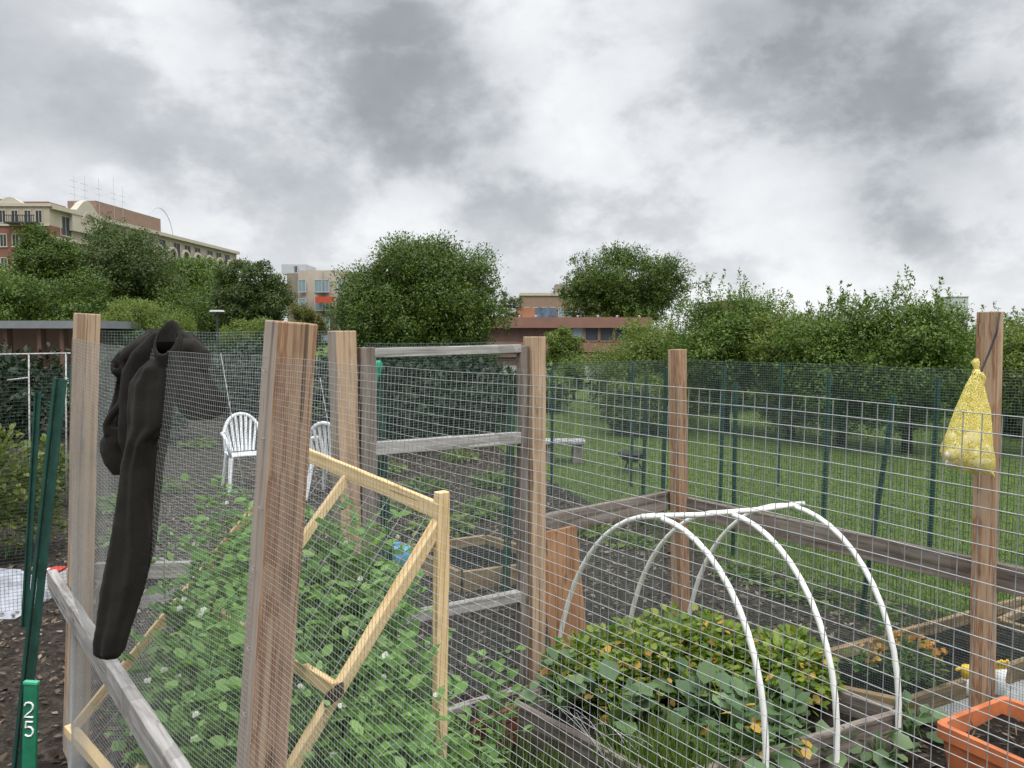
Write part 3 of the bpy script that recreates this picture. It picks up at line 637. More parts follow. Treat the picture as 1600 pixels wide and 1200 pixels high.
for i, (p0_, p1_, mt) in enumerate(((893,912,'glass_pale'),(914,935,'glass'),(937,958,'glass'),(960,985,'glass'))):
    z0_, z1_ = at(850,533,sY).z, at(850,510,sY).z; xx0, xx1 = at(p0_,500,sY-.1).x, at(p1_,500,sY-.1).x; m_ = MB()
    for x in (xx0, xx1): m_.box((x, sY-.12, (z0_+z1_)/2), (.08,.12,z1_-z0_))
    for z in (z0_, z1_): m_.box(((xx0+xx1)/2, sY-.12, z), (xx1-xx0,.12,.08))
    f = m_.build('window', M['rust'], sb); MB().box(((xx0+xx1)/2, sY-.08, (z0_+z1_)/2), (xx1-xx0-.08,.06,z1_-z0_-.08)).build('pane', M[mt], f)
# dark flat roofed shed at far left
sh = thing('pavilion', tuple(at(20,600,34).xy)+(0,), 'low brown pavilion with a grey flat roof, at the far left under the trees', 'building')
block(sh, 'roof', at(-200,505,33), at(152,505,33), at(0,513,33).z, at(0,501,33).z, 9, M['grey_roof'])
block(sh, 'wall', at(-200,505,36), at(148,505,36), 0, at(0,513,33).z, 5, M['tan_brick'])
for px in (4,57,92,140): block(sh, 'pillar', at(px,505,33.4), at(px+6,505,33.4), 0, at(0,513,33).z, .4, M['rust_dark'])
# small far blocks on the right skyline
fa = thing('apartment_building', tuple(at(1160,600,160).xy)+(0,), 'small distant red brick block on the skyline over the orchard', 'building')
o, u5, n5 = block(fa, 'wall', at(1128,470,160), at(1177,470,160), 0, at(1150,470,160).z, 10, M['brickwall'])
block(fa, 'parapet', at(1127,470,159.8), at(1178,470,159.8), at(1150,470,160).z, at(1150,469,160).z, 10.5, M['trim'])
for k in range(3): windows(fa, Vector((at(1158+k*6,470,160).x,159.9,0)), u5, 1, at(1150,474,160).z, .6, 1.1, 1, n5, M['trim'], M['glass'])
fg = thing('office_tower', tuple(at(1500,600,200).xy)+(0,), 'pale grey distant rooftop showing above the right hand trees', 'building')
block(fg, 'wall', at(1486,470,200), at(1513,470,200), 0, at(1500,464,200).z, 8, M['pale_grey'])
block(fg, 'roof_edge', at(1485,470,199.8), at(1514,470,199.8), at(1500,464,200).z, at(1500,463,200).z, 8.4, M['trim'])
# lamp post
lp = thing('street_lamp', gp(341,571), 'grey parking lot lamp with a flat white head, above the left hedge', 'street lamp')
b0 = gp(341,571); lpY = b0.y; zt_l = at(341,486,lpY).z
MB().tube([b0, (b0.x,b0.y,zt_l)], [.09,.06], 8).build('pole', M['dark_metal'], lp)
MB().box((b0.x,b0.y,zt_l), (.75,.5,.10), None, .85).build('lamp_head', M['pale_grey'], lp, bevel=.02)
# trees
tree('broadleaf_tree', 'dark leafy tree at the far left edge under the brick gable', 'tree', 8,122,342,540,55, M['tree_dark'], 21, .42, 46, 300, shell=.5)
tree('broadleaf_tree', 'wide feathery tree in front of the cream building, second from the left', 'tree', 78,275,325,530,60, M['tree_grey'], 22, .40, 50, 260, lobe=.26, droop=.3, shell=.4)
tree('broadleaf_tree', 'bright green tree below the arched windows of the cream building', 'tree', 250,372,388,530,66, M['tree_mid'], 23, .42, 34, 240)
tree('broadleaf_tree', 'grey green open tree left of the tan building', 'tree', 330,452,398,530,52, M['tree_grey'], 24, .36, 40, 260, lobe=.26)
tree('broadleaf_tree', 'shaded tree filling the gap behind the second and third left trees', 'tree', 190,345,400,530,70, M['tree_dark'], 25, .45, 30, 220)
tree('broadleaf_tree', 'lower dark tree cut by the edge of the view beneath the brick floors', 'tree', -130,55,398,560,48, M['tree_mid'], 35, .36, 34, 240)
tree('low_tree', 'low dark tree filling the space under the leftmost crowns', 'tree', 20,215,425,560,50, M['tree_dark'], 33, .36, 30, 240)
tree('low_tree', 'low dark tree behind the parking lot lamp', 'tree', 215,470,440,560,58, M['tree_dark'], 34, .36, 34, 240)
tree('hedge_shrub', 'spreading yellow green shrub left of the parking lot lamp', 'shrub', 140,312,466,560,38, M['tree_light'], 26, .20, 44, 260, lobe=.24, trunkr=.06)
tree('hedge_shrub', 'rounded lime green shrub right of the parking lot lamp', 'shrub', 342,440,494,565,34, M['tree_light'], 27, .18, 30, 240, trunkr=.05)
tree('hedge_shrub', 'bronze tipped shrub between the wide post and the big round tree', 'shrub', 450,512,472,560,40, M['bronze_leaf'], 28, .20, 24, 220, trunkr=.05)
big = tree('round_tree', 'big dense round tree in the centre of the skyline', 'tree', 526,800,366,600,34, M['tree_dark'], 29, .27, 80, 420, lobe=.25, shell=.6, extra=None)
tree('slender_tree', 'thin wispy tree just right of the big round tree', 'tree', 770,822,440,530,60, M['tree_grey'], 30, .30, 16, 60, lobe=.3)
tree('spreading_tree', 'flat topped dark tree rising behind the rust coloured school', 'tree', 862,1086,386,520,62, M['tree_dark'], 31, .40, 60, 230, lobe=.22, shell=.5)
tree('small_tree', 'small upright light green tree in front of the school wall', 'tree', 846,915,508,600,26, M['tree_light'], 32, .15, 30, 240, trunkr=.06)
tree('small_tree', 'low light green sapling at the foot of the rust coloured building', 'tree', 868,925,560,612,22, M['tree_light'], 33, .13, 20, 160, trunkr=.04)
# orchard
OR = [(930,1090,468,640,17.0,'light'),(1060,1215,420,640,15.0,'mid'),(1180,1300,448,650,14.0,'light'),(1240,1400,428,660,13.0,'mid'),(1350,1500,415,665,12.2,'mid'),
      (1470,1640,470,660,15,'mid'),(1000,1150,520,650,19,'mid'),(1560,1720,462,650,12,'light'),(960,1050,560,660,14.5,'light')]
ol = ['leftmost orchard tree with light spring leaves','orchard tree with tall upright shoots, right of the flat topped tree','bushy orchard tree left of the highest orchard crowns','orchard tree above the middle of the right fence','tallest orchard tree left of the yellow bag','darker orchard tree behind the yellow bag post','low orchard tree in the second row behind the reddish post','orchard tree at the right edge of the view','small orchard tree in front of the leftmost ones']
for i, (x0,x1,yt,yb,Y,k) in enumerate(OR):
    tree('orchard_tree', ol[i], 'tree', x0-22, x1+22, yt+(30 if i != 1 else 14), yb+22, Y, M['tree_light' if k == 'light' else 'tree_mid'], 40+i, .12, 66, 260, lobe=.30, shell=.35, low=-1, shoots=16, shoot_len=.42, group='orchard trees beyond the lawn', bark='bark_dark', trunkr=.075, wr=.45)
for i, (px, Y, lean) in enumerate(((1275,12.5,-.2),(1395,10.3,.15),(1580,9.6,0.1),(1160,14,.1))):
    pass
# dark hedge behind
for i, (x0,x1,yt,Y,mt) in enumerate(((130,330,530,20,'tree_deep'),(300,480,540,18,'tree_deep'),(440,640,545,17,'tree_deep'),(600,760,548,16,'tree_deep'),(930,1120,575,21,'tree_deep'),(1080,1300,580,20,'tree_deep'),(1260,1480,575,19,'tree_deep'),(1440,1700,570,18,'tree_deep'),(-150,140,545,14,'tree_deep'),(560,700,552,13.2,'tree_deep'),(680,800,560,14.2,'tree_deep'),(760,905,590,19,'tree_mid'),(1560,1760,560,14,'tree_deep'),(150,300,545,13.5,'tree_deep'))):
    zb = gp(800,521+1.85*F/Y).z
    lab = ['dark hedge bush behind the left wire fence','dark hedge bush behind the white chairs','dark hedge bush left of the ladder gate','dark hedge bush seen through the ladder gate','dark bush under the leftmost orchard tree','dark bush at the back of the lawn, behind the reddish post','dark bush at the back of the lawn, in the middle of the right fence','dark bush at the back of the lawn, behind the yellow bag','dark hedge bush at the far left behind the white pipe frame','dark hedge bush nearest the ladder gate, filling its left half','dark hedge bush behind the right half of the ladder gate','mid green bush at the head of the lawn, right of the gate','dark bush at the right edge behind the brown post','dark hedge bush behind the fleece jacket'][i]
    base = Vector((at((x0+x1)/2,600,Y).x, Y, 0)); rt = thing('hedge_bush', base, lab, 'bush', 'dark bushes closing off the garden'); zt_h = at(800,yt,Y).z
    rx = (x1-x0)/2*Y/F*1.15
    limbs(rt, base, zt_h*.8, rx*.6, .04, M['bark_dark'], 70+i, 5)
    crown('foliage', (base.x, Y, zt_h*.48), (rx, 1.2, zt_h*.52), 40, 220, .13, M[mt], rt, 80+i, lobe=.36)
# orchard trunks standing on the lawn (each with its low branches)
# ------------------------------------------------------------------ jacket
def S(y, l, r_, Y, th, fix=False):
    if Y < 2.47 and r_ < 280 and not fix: Y -= .17
    a = at(l, y, Y); b_ = at(r_, y, Y); return (((a.x+b_.x)/2, Y, a.z), (b_.x-a.x)/2, th)
def JW(i, a): return .13*math.sin(a*6+.35*i+.6*math.sin(i*.5))+.06*math.sin(a*11-.5*i)
jk = MB()
# main front panel, splitting into two long folds that end in the sleeve cuff
jk.loft([S(560,236,276,2.45,.015),S(575,220,275,2.44,.034),S(600,206,273,2.43,.030),S(640,202,268,2.42,.030),S(665,203,264,2.42,.030),S(690,199,236,2.41,.030),S(730,190,228,2.41,.030),
         S(780,184,226,2.40,.030),S(850,172,232,2.39,.030),S(900,162,228,2.38,.030),S(960,152,212,2.37,.030),S(1000,146,198,2.36,.030),S(1020,149,192,2.36,.034),S(1029,158,184,2.36,.014)], 60, True, JW)
jk.loft([S(650,232,266,2.445,.03),S(680,230,263,2.44,.027),S(730,226,254,2.435,.027),S(790,222,249,2.43,.027),S(850,216,242,2.42,.032),S(900,208,231,2.41,.02)], 40, True, JW)
jk.loft([S(640,244,268,2.50,.02),S(665,246,267,2.50,.025),S(683,250,262,2.50,.01)], 14)
# left lobe falling from the shoulder
jk.loft([S(538,205,245,2.52,.03),S(548,190,240,2.52,.030),S(560,184,225,2.53,.030),S(580,186,212,2.54,.030),S(610,180,206,2.54,.030),S(640,172,204,2.54,.030),S(662,165,202,2.54,.030),S(685,168,200,2.53,.03),S(700,172,198,2.52,.015)], 44, True, JW)
jk.loft([S(668,170,190,2.50,.02),S(690,157,196,2.50,.03),S(705,157,192,2.50,.03),S(725,165,192,2.50,.025),S(742,176,192,2.50,.012)], 16)
# back yoke arching over the top of the fence
def arc(pts, rs_, flat=1.0, n=12): jk.tube([at(*p) for p in pts], rs_, n, True, flat)
arc([(191,565,2.50),(205,553,2.48),(228,538,2.45),(246,530,2.41)], [.022,.027,.030,.030])
arc([(189,556,2.50),(212,537,2.48),(238,521,2.46),(280,522,2.45),(305,538,2.43)], [.013,.015,.016,.016,.014])
arc([(285,545,2.42),(300,545,2.43),(312,556,2.43),(316,575,2.43)], [.03,.036,.036,.03])
jk.loft([S(520,272,300,2.47,.02),S(530,262,312,2.46,.03),S(550,262,322,2.45,.027),S(575,266,322,2.44,.027),S(600,270,334,2.43,.033),S(625,276,352,2.42,.03),S(645,284,348,2.42,.025),S(656,296,330,2.42,.012)], 44, True, JW)
jk.loft([S(518,240,262,2.36,.012,1),S(530,226,264,2.37,.02,1),S(550,206,262,2.38,.024,1),S(580,190,262,2.40,.028,1),S(620,186,256,2.42,.028,1),S(660,184,246,2.43,.026,1),S(690,184,236,2.44,.02,1),S(708,190,230,2.44,.008,1)], 18)
# rolled hem beads
arc([(186,552,2.485),(192,560,2.48),(197,575,2.48),(199,600,2.48),(190,630,2.48),(172,652,2.48),(166,664,2.48),(168,680,2.48)], [.012]*8)

# cuff opening on the left and the stand-up collar: open shells with real thickness
def shell(secs, th, n=22):
    k0 = len(jk.v)
    for inner in (0,1):
        for (c, rx, ry, tilt) in secs:
            q = th if inner else 0
            for j in range(n):
                a = 2*math.pi*j/n; jk.v.append((c[0]+(rx-q)*math.cos(a), c[1]+(ry-q)*math.sin(a), c[2]+tilt*math.sin(a)))
    m_ = len(secs)
    for inner in (0,1):
        o_ = k0+inner*m_*n
        for i in range(m_-1):
            for j in range(n):
                a = o_+i*n+j; b_ = o_+i*n+(j+1) % n
                jk.f.append((a,b_,b_+n,a+n) if inner else (a,a+n,b_+n,b_))
    for j in range(n):
        a, b_ = k0+(m_-1)*n+j, k0+(m_-1)*n+(j+1) % n; jk.f.append((a,a+m_*n,b_+m_*n,b_))
        a, b_ = k0+j, k0+(j+1) % n; jk.f.append((a,b_,b_+m_*n,a+m_*n))
CY = 2.27; c0 = at(262,552,CY); c1 = at(262,536,CY); c2 = at(261,526,CY)
shell([(tuple(at(258,575,CY)),.020,.020,.02),(tuple(c0),.034,.034,.035),(tuple(c1),.040,.040,.040),(tuple(c2),.036,.042,.048)], .011)
shell([(tuple(at(190,592,2.50)),.012,.012,.0),(tuple(at(186,575,2.50)),.022,.026,.02),(tuple(at(185,562,2.50)),.022,.028,.028)], .009, 16)
jo = jk.build('fleece_jacket', M['fleece'], None, True, origin=at(250,545,2.46))
for ob_m in (('REMESH',dict(mode='VOXEL',voxel_size=.0045,use_smooth_shade=True)),('SMOOTH',dict(factor=.6,iterations=5))):
    md = jo.modifiers.new(ob_m[0].lower(), ob_m[0])
    for a, b_ in ob_m[1].items(): setattr(md, a, b_)
tx = bpy.data.textures.new('cloth_folds', 'CLOUDS'); tx.noise_scale = .07; tx.noise_depth = 1
md = jo.modifiers.new('folds', 'DISPLACE'); md.texture = tx; md.strength = .005; md.mid_level = .5
tag(jo, 'dark charcoal fleece jacket slung over the top of the wire fence, one sleeve hanging down', 'jacket')
shade_m = MB(); shade_m.loft([(tuple(at(262,534,CY)),.030,.030),(tuple(at(262,546,CY)),.026,.026),(tuple(at(262,556,CY)),.02,.02)], 20)
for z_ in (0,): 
    k0 = len(shade_m.v); n_ = 22                       # near-black shell in the collar: the opening's deep shade put in as colour
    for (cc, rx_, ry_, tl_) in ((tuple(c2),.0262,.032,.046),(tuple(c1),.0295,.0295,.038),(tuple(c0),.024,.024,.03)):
        for j in range(n_): a = 2*math.pi*j/n_; shade_m.v.append((cc[0]+rx_*math.cos(a), cc[1]+ry_*math.sin(a), cc[2]+tl_*math.sin(a)-.004))
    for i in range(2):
        for j in range(n_): a = k0+i*n_+j; b_ = k0+i*n_+(j+1) % n_; shade_m.f.append((a,b_,b_+n_,a+n_))
shade_o = shade_m.build('collar_shade', plain('collar_shade_black', (.0025,.0025,.0025), .95, .1, 20, 0, 0, .02), None, True, origin=jo.location); shade_o.location = (0,0,0); shade_o.parent = jo
# ------------------------------------------------------------------ pine trellis
T1 = at(470,706,3.42); T2 = at(690,800,2.5); BL = at(112,1142,3.12); BR = at(335,1400,2.2)
tr = thing('pea_trellis', (BL+BR)/2*1.0-Vector((0,0,(BL.z+BR.z)/2)), 'leaning pale pine trellis of square laths, standing in the pea plants', 'trellis')
def lath(nm, a, b_, w_=.036, d_=.036, lab=None):
    o = plank(nm, a, b_, w_, d_, M['pine'], tr, side=(0,0,1) if abs((b_-a).normalized().z) < .8 else (.8,.6,0)); 
    if lab: o['label'] = lab
lath('top_bar', T1+(T1-T2)*.03, T2-(T1-T2)*0.0, .022, .055)
lath('leg', T1+Vector((0,.03,0)), BL); lath('leg', T2+Vector((0,.03,-.02)), BR); lath('leg', T1.lerp(T2,.42)+Vector((0,.03,0)), BL.lerp(BR,.45), .032, .032)
lath('bottom_bar', BL+(BL-BR)*.02, BR, .04, .04); lath('middle_bar', (T1.lerp(BL,.52)), T2.lerp(BR,.49), .022, .05)
tb_ = at(686,1160,2.52); tt_ = at(691,768,2.52); lath('stake', tt_+(tb_-tt_)*((tt_.z-0)/(tt_.z-tb_.z)), tt_, .034, .042)
m_ = MB(); kn = T2.lerp(BR,.49)+Vector((.0,-.025,0)); 
for k in range(5): m_.tube([kn+Vector((.028*math.cos(t),.022*math.sin(t)*1.1,.02*math.cos(t)+(k-2)*.007)) for t in [i*.7 for i in range(10)]], .0035, 5)
m_.build('twine', plain('twine', (.05,.035,.02), .9), tr)
m_ = MB()                                           # strings and thin wires across the trellis
for i in range(9):
    a = T1.lerp(T2, (i+.5)/9); b_ = BL.lerp(BR, (i+.3)/9); m_.tube([a, a.lerp(b_,.5)+Vector((.01,0,-.01)), b_], .0012, 4)
m_.build('string', M['galv'], tr)
# ------------------------------------------------------------------ pea plants
def pea(px, py, Y, seed, label):
    rnd = random.Random(seed); rs = np.random.RandomState(seed); top = at(px, py, Y); base = Vector((top.x+rnd.uniform(-.04,.04), top.y+rnd.uniform(-.04,.04), .01))
    rt = thing('pea_plant', base, label, 'plant', 'pea plants climbing the trellis'); st = MB(); Cn = []; Dr = []; Nr = []; fl = []; fd = []
    ns = 5
    for k in range(ns):
        ph = rnd.random()*6.28; amp = rnd.uniform(.015,.04); tp = top+Vector((rnd.uniform(-.06,.06), rnd.uniform(-.05,.05), -rnd.uniform(0,.10)*k)); pts = []
        m_ = 14
        for i in range(m_+1):
            t = i/m_; p = base.lerp(tp, t)+Vector((math.sin(t*5+ph)*amp, math.cos(t*4+ph)*amp, 0)); pts.append(p)
        st.tube(pts, [.0032*(1-.55*i/m_) for i in range(m_+1)], 4)
        hgt = tp.z; nn = int(hgt/.042)
        for i in range(nn):
            t = (i+.5)/nn
            if t < .12: continue
            p = base.lerp(tp, t)+Vector((math.sin(t*5+ph)*amp, math.cos(t*4+ph)*amp, 0)); a = i*2.6+ph
            pd = Vector((math.cos(a), math.sin(a), rnd.uniform(.1,.7))); ln_ = rnd.uniform(.04,.10); q = p+pd*ln_; st.tube([p, (p+q)/2+Vector((0,0,.006)), q], [.0014,.0012,.0008], 3, False)
            for j in range(rnd.choice((3,4,5))):
                f_ = rnd.uniform(.0,1); c = p.lerp(q, f_); Cn.append(tuple(c)); sd = Vector((-pd.y, pd.x, 0))*rnd.choice((-1,1)); Dr.append(tuple(sd*.8+pd*.5+Vector((0,0,rnd.uniform(-.3,.4))))); Nr.append((rnd.gauss(0,.4), rnd.gauss(0,.4)-.3, 1))
            if rnd.random() < .35:          # tendril
                e = q+Vector((rnd.uniform(-.03,.03), rnd.uniform(-.03,.03), .05)); st.tube([q, (q+e)/2+Vector((.01,0,.01)), e], .0006, 3, False)
            if t > .62 and rnd.random() < .06:
                for _ in range(4): fl.append(tuple(q+Vector((0,0,.012)))); fd.append((rnd.gauss(0,.6), rnd.gauss(0,.6)-.3, .8))
    st.build('stem', M['pea_stem'], rt)
    n = len(Cn); sz = .013+.036*rs.rand(n)**1.6; leaves('foliage', np.array(Cn), np.array(Dr), np.array(Nr), sz*1.35, sz*(.55+.5*rs.rand(n)), M['pea'], rt)
    if fl: n = len(fl); leaves('flower', np.array(fl), np.array(fd), rdir(rs, n), .017, .019, M['petal'], rt)
PE = [(480,800,3.0),(520,790,3.05),(585,815,2.95),(545,850,2.9),(300,930,2.6),(355,960,2.5),(280,1010,2.55),(385,840,2.9),(255,1090,2.5),(310,1090,2.3),(350,1130,2.2),(395,1020,2.3),(350,748,3.2),(322,800,3.1),(385,770,3.15),(292,845,3.0),(266,905,2.95),(240,985,2.9),(405,765,3.0),(430,790,3.0),(470,815,3.05),(500,795,3.1),(535,812,3.0),(565,795,3.0),(592,830,2.9),
      (612,890,2.8),(640,925,2.75),(560,900,2.6),(500,900,2.55),(655,985,2.7),(690,1050,2.7),(600,1000,2.4),(520,1020,2.3),(340,900,2.75),(310,985,2.7),(370,950,2.5),(270,1060,2.65),(225,1080,2.8),(340,1040,2.35),(480,980,2.2),(560,1080,2.1),
      (640,1085,2.35),(700,1110,2.5),(500,1090,1.95),(720,1120,2.7),(610,1120,2.0),(365,850,3.0),(318,870,2.95),(450,880,2.8),(540,870,2.85),(740,1150,2.6),(660,1150,2.2)]
PL = ['pea plants left of the wide reddish post','pea plants between the wide post and the pine stake','pea plants right of the pine stake, below the gate']
pn = (T2-T1).cross(BL-T1)
def behind(px, py, Y):
    d_ = ray(px, py); k = pn.dot(T1-Vector((0,0,H)))/pn.dot(d_); return max(Y, d_.y*k+.10) if 400 < px < 700 else Y
for i, (px, py, Y) in enumerate(PE): pea(px, py, behind(px, py, Y), 200+i, PL[0] if px < 425 else PL[1] if px < 685 else PL[2])
# one taller shoot by the gate
pea(770,1010,3.2,300,'lone pea shoot standing up in front of the lowest gate bars')
# ------------------------------------------------------------------ hoop bed
bA = gp(806,1096,.2); bB = gp(1037,1217,.2); bC = gp(1406,1110,.2); bD = bA+(bC-bB)*1.0
bd = (bA-bB).normalized(); bA2 = bA; bD = bC+bd*((bA-bB).length+.38)
bA3 = bA+Vector((.27,.42,0))
bed = thing('raised_bed', ((bA+bC)/2).xy.to_3d(), 'weathered timber bed with the white hoops, full of leafy greens', 'raised bed')
plank('side_board', bA, bB, .038, .19, M['brown_wood'], bed, side=(0,0,1)).location.z -= .095
plank('side_board', bA+bd*-.0+Vector((.02,0,-.0)), bB+Vector((.045,0.02,0)), .03, .16, M['grey_wood'], bed, side=(0,0,1)).location.z -= .12
plank('end_board', bB, bC, .038, .20, M['brown_wood'], bed, side=(0,0,1)).location.z -= .10
plank('far_board', bC+bd*.03, bD, .038, .19, M['brown_wood'], bed, side=(0,0,1)).location.z -= .095
plank('end_board', bA+Vector((.06,.1,0)), bD, .038, .19, M['brown_wood'], bed, side=(0,0,1)).location.z -= .095
so = mound('bed_soil', [bA+Vector((.03,.0,0)), bB, bC, bD], .10, M['soil'], 8, .02); so.parent = bed; so.location = -bed.location; so.name = 'soil'
hp = [((.22,4.02),(.96,2.93),1.05),((.62,4.28),(1.30,3.10),1.02),((1.0,4.5),(1.66,3.33),1.005)]
hl = ['front-left white hoop of the bed, nearest the tan gate post','middle white hoop of the bed','right-hand white hoop of the bed, nearest the terracotta planter']
tops = []
for i, (a, b_, hh_) in enumerate(hp):
    m_ = MB(); pts = []; c = (Vector(a)+Vector(b_))/2
    for k in range(29):
        t = k/28; ang = math.pi*(1-t); e = (Vector(b_)-Vector(a))/2
        x = math.cos(ang); zf = math.sin(ang)**.88; z = hh_*zf
        q = c+e*(math.copysign(abs(x)**1.05, x)+.15*zf); pts.append((q.x, q.y, z))
    tops.append(pts[14])
    m_.tube(pts, .0125, 10); o = m_.build('hoop', M['pvc'], None, True, origin=(a[0],a[1],0)); tag(o, hl[i], 'hoop', 'white pipe hoops over the raised bed')
rg = MB(); t0, t1, t2 = [Vector(t)+Vector((0,0,.012)) for t in tops]
rg.tube([t0+(t0-t1)*.25, t0, t0.lerp(t1,.5)+Vector((0,0,-.006)), t1, t1.lerp(t2,.5)+Vector((0,0,-.006)), t2, t2+(t2-t1)*.15], .0125, 10); tag(rg.build('ridge_pipe', M['pvc'], None, True, origin=t0), 'white pipe tied along the tops of the three hoops', 'pipe')
# cedar offcut leaning by the gate post
cb_ = thing('cedar_board', (.2,4.1,0), 'orange cedar plank leaning on the fence beside the tan gate post', 'board')
Vt = [at(850,832,4.1), at(898,822,4.16), at(916,1000,4.2), at(912,1060,4.2), at(872,1075,4.1), at(853,960,4.08)]
m_ = MB(); th_ = Vector((.01,.03,0)); m_.add([*Vt, *[v+th_ for v in Vt]], [tuple(range(6)), tuple(range(6,12))[::-1]]+[(i,i+6,(i+1) % 6+6,(i+1) % 6) for i in range(6)]); m_.build('board', M['cedar_orange'], cb_, bevel=.002)
# bed plants
def clump(name, label, cat, pos, rad, n, ln, mat, seed, group=None, wr=.7, extra=None, stem='pea_stem', part='foliage', dead=0):
    rs = np.random.RandomState(seed); pos = Vector(pos); rt = thing(name, pos, label, cat, group)
    a = rs.rand(n)*6.283; q = rs.rand(n)**.6; h_ = rs.rand(n)
    tip = np.column_stack([pos.x+np.cos(a)*q*rad[0], pos.y+np.sin(a)*q*rad[0], pos.z+rad[1]*(.25+.75*h_)*(1.05-.5*q*q)])
    d_ = np.column_stack([np.cos(a)*(.3+q), np.sin(a)*(.3+q), .5-.6*q+.3*rs.normal(size=n)]); nr = np.column_stack([-np.cos(a)*.3+rs.normal(size=n)*.3, -np.sin(a)*.3+rs.normal(size=n)*.3, np.ones(n)])
    sz = ln*(.4+1.1*rs.rand(n)); k = int(n*dead)
    leaves(part, tip[k:], d_[k:], nr[k:], sz[k:], sz[k:]*wr, mat, rt)
    if k: leaves('dead_leaf', tip[:k], d_[:k]-np.array([0,0,.6]), nr[:k], np.minimum(sz[:k],.055), np.minimum(sz[:k],.055)*wr, M['dead_leaf'], rt)
    st = MB(); 
    for i in range(0, n, max(1, n//26)): b_ = Vector((pos.x+rs.normal()*rad[0]*.15, pos.y+rs.normal()*rad[0]*.15, pos.z)); t_ = Vector(tip[i]); st.tube([b_, b_.lerp(t_,.5)+Vector((0,0,rad[1]*.12)), t_], [.003,.0025,.0015], 4, False)
    st.build('stem', M[stem], rt); return rt
k = 0; rnd = random.Random(4)
for (px, py, Y, r_, h_) in ((905,1065,3.75,.16,.30),(950,1040,3.85,.17,.32),(1000,1030,3.9,.18,.33),(1050,1010,4.0,.18,.36),(1100,1010,4.05,.18,.36),(960,1085,3.6,.16,.24),(1010,1075,3.65,.17,.27),(1060,1060,3.75,.17,.30),(1110,1055,3.8,.17,.30),(1150,1040,3.9,.17,.30),(1110,1085,3.6,.15,.22),(1160,1070,3.75,.16,.26),(1205,1060,3.85,.17,.28),(1240,1050,3.9,.15,.28),(1255,1085,3.7,.14,.26),(1225,1090,3.6,.15,.24)):
    p = at(px, py, Y); p.z = .12
    clump('leafy_green', 'yellow-green leafy plants filling the back of the hoop bed' if px < 1130 else 'leafy plants between the second and third hoops, over bare soil', 'plant', p, (r_*1.1, h_*rnd.uniform(.75,1.2)), 520, .038, M['herb'], 400+k, 'yellow-green leafy plants in the hoop bed', .8, dead=.07); k += 1
KL = [(1085,1075,3.45,'kale'),(1130,1080,3.4,'kale'),(1095,1100,3.3,'kale'),(1140,1120,3.2,'kale'),(1180,1110,3.25,'kale'),(1160,1160,3.05,'kale'),(1230,1130,3.2,'kale'),(965,1120,3.3,'kale'),(880,1075,3.55,'kale'),(1195,1140,3.1,'kale'),(1190,1090,3.4,'kale')]
for i, (px, py, Y, _) in enumerate(KL):
    p = at(px, py, Y); p.z = .12; clump('kale_plant', 'grey-green broad leaved kale in the front half of the hoop bed', 'plant', p, (.13,.24), 30, .085, M['kale'], 450+i, 'kale plants in the hoop bed', .85, dead=.16)
for i, (px, py, lab) in enumerate(((1290,1190,'small kale at the bottom edge, in front of the bed end board'),(1375,1180,'small kale left of the terracotta planter'),(1425,1130,'dark leaved plant tucked against the left corner of the planter'))):
    p = gp(px, py+20, .0); clump('kale_plant', lab, 'plant', p, (.10,.17), 22, .08, M['kale'], 470+i, None, .8)
# grass tuft in the bed
def tuft(px, py, Y, n, h, seed, label, z=.1, r=.14):
    rs = np.random.RandomState(seed); p = at(px, py, Y); p.z = z; a = rs.rand(n)*6.283; q = rs.rand(n)**.5*r
    P = np.column_stack([p.x+np.cos(a)*q, p.y+np.sin(a)*q, np.full(n, z)]); d_ = np.column_stack([np.cos(a)*.35+rs.normal(size=n)*.15, np.sin(a)*.35+rs.normal(size=n)*.15, np.ones(n)]); nor = rdir(rs, n); nor[:,2] = 0
    o = leaves('grass_tuft', P, d_, nor, h*(.5+.6*rs.rand(n)), .007, M['grass'], None, False, origin=p); tag(o, label, 'grass tuft', 'tufts of grass around the beds')
tuft(1050,1160,3.0,280,.24,1,'tall green grass tuft at the front of the hoop bed'); tuft(1100,1170,2.95,200,.2,2,'tall green grass tuft at the front of the hoop bed'); tuft(990,1150,3.1,260,.2,3,'tall green grass tuft at the front of the hoop bed')
tuft(790,1180,3.2,320,.16,4,'thin grass growing beside the red board and bed corner',0,.2); tuft(860,1190,3.0,260,.14,5,'thin grass growing beside the red board and bed corner',0,.2); tuft(700,1190,3.1,260,.14,6,'thin grass under the gate beside the peas',0,.2)
# red boards at the gate foot
rbx = thing('red_planter_box', gp(770,1165), 'low dark red wooden box side below the bottom gate bar', 'box')
ra1, ra2 = gp(735,1128,.2), gp(812,1098,.2)
for j in range(3): plank('board', ra1+Vector((0,0,-.035-.065*j)), ra2+Vector((0,0,-.035-.065*j)), .025, .06, M['red_wood'], rbx)
plank('end_board', ra2+Vector((.01,-.02,-.1)), gp(822,1135,.1), .025, .19, M['red_wood'], rbx)
# loose wire loops on the bed board
m_ = MB(); rnd = random.Random(8)
for i in range(8):
    p_ = gp(850+i*13+rnd.uniform(-8,8), 1112+i*6, .21); q_ = p_+Vector((rnd.uniform(.10,.26), rnd.uniform(-.30,-.12), -.04)); hh_ = rnd.uniform(.05,.12); sd = rnd.uniform(-.06,.06)
    m_.tube([p_.lerp(q_, k/16)+Vector((sd*math.sin(math.pi*k/16), 0, hh_*math.sin(math.pi*(k/16)**.8))) for k in range(17)], .0011, 4, False)
tag(m_.build('loose_wire', M['galv'], None, origin=gp(930,1175,.2)), 'tangle of thin loose wire curled over the bed side board', 'wire')
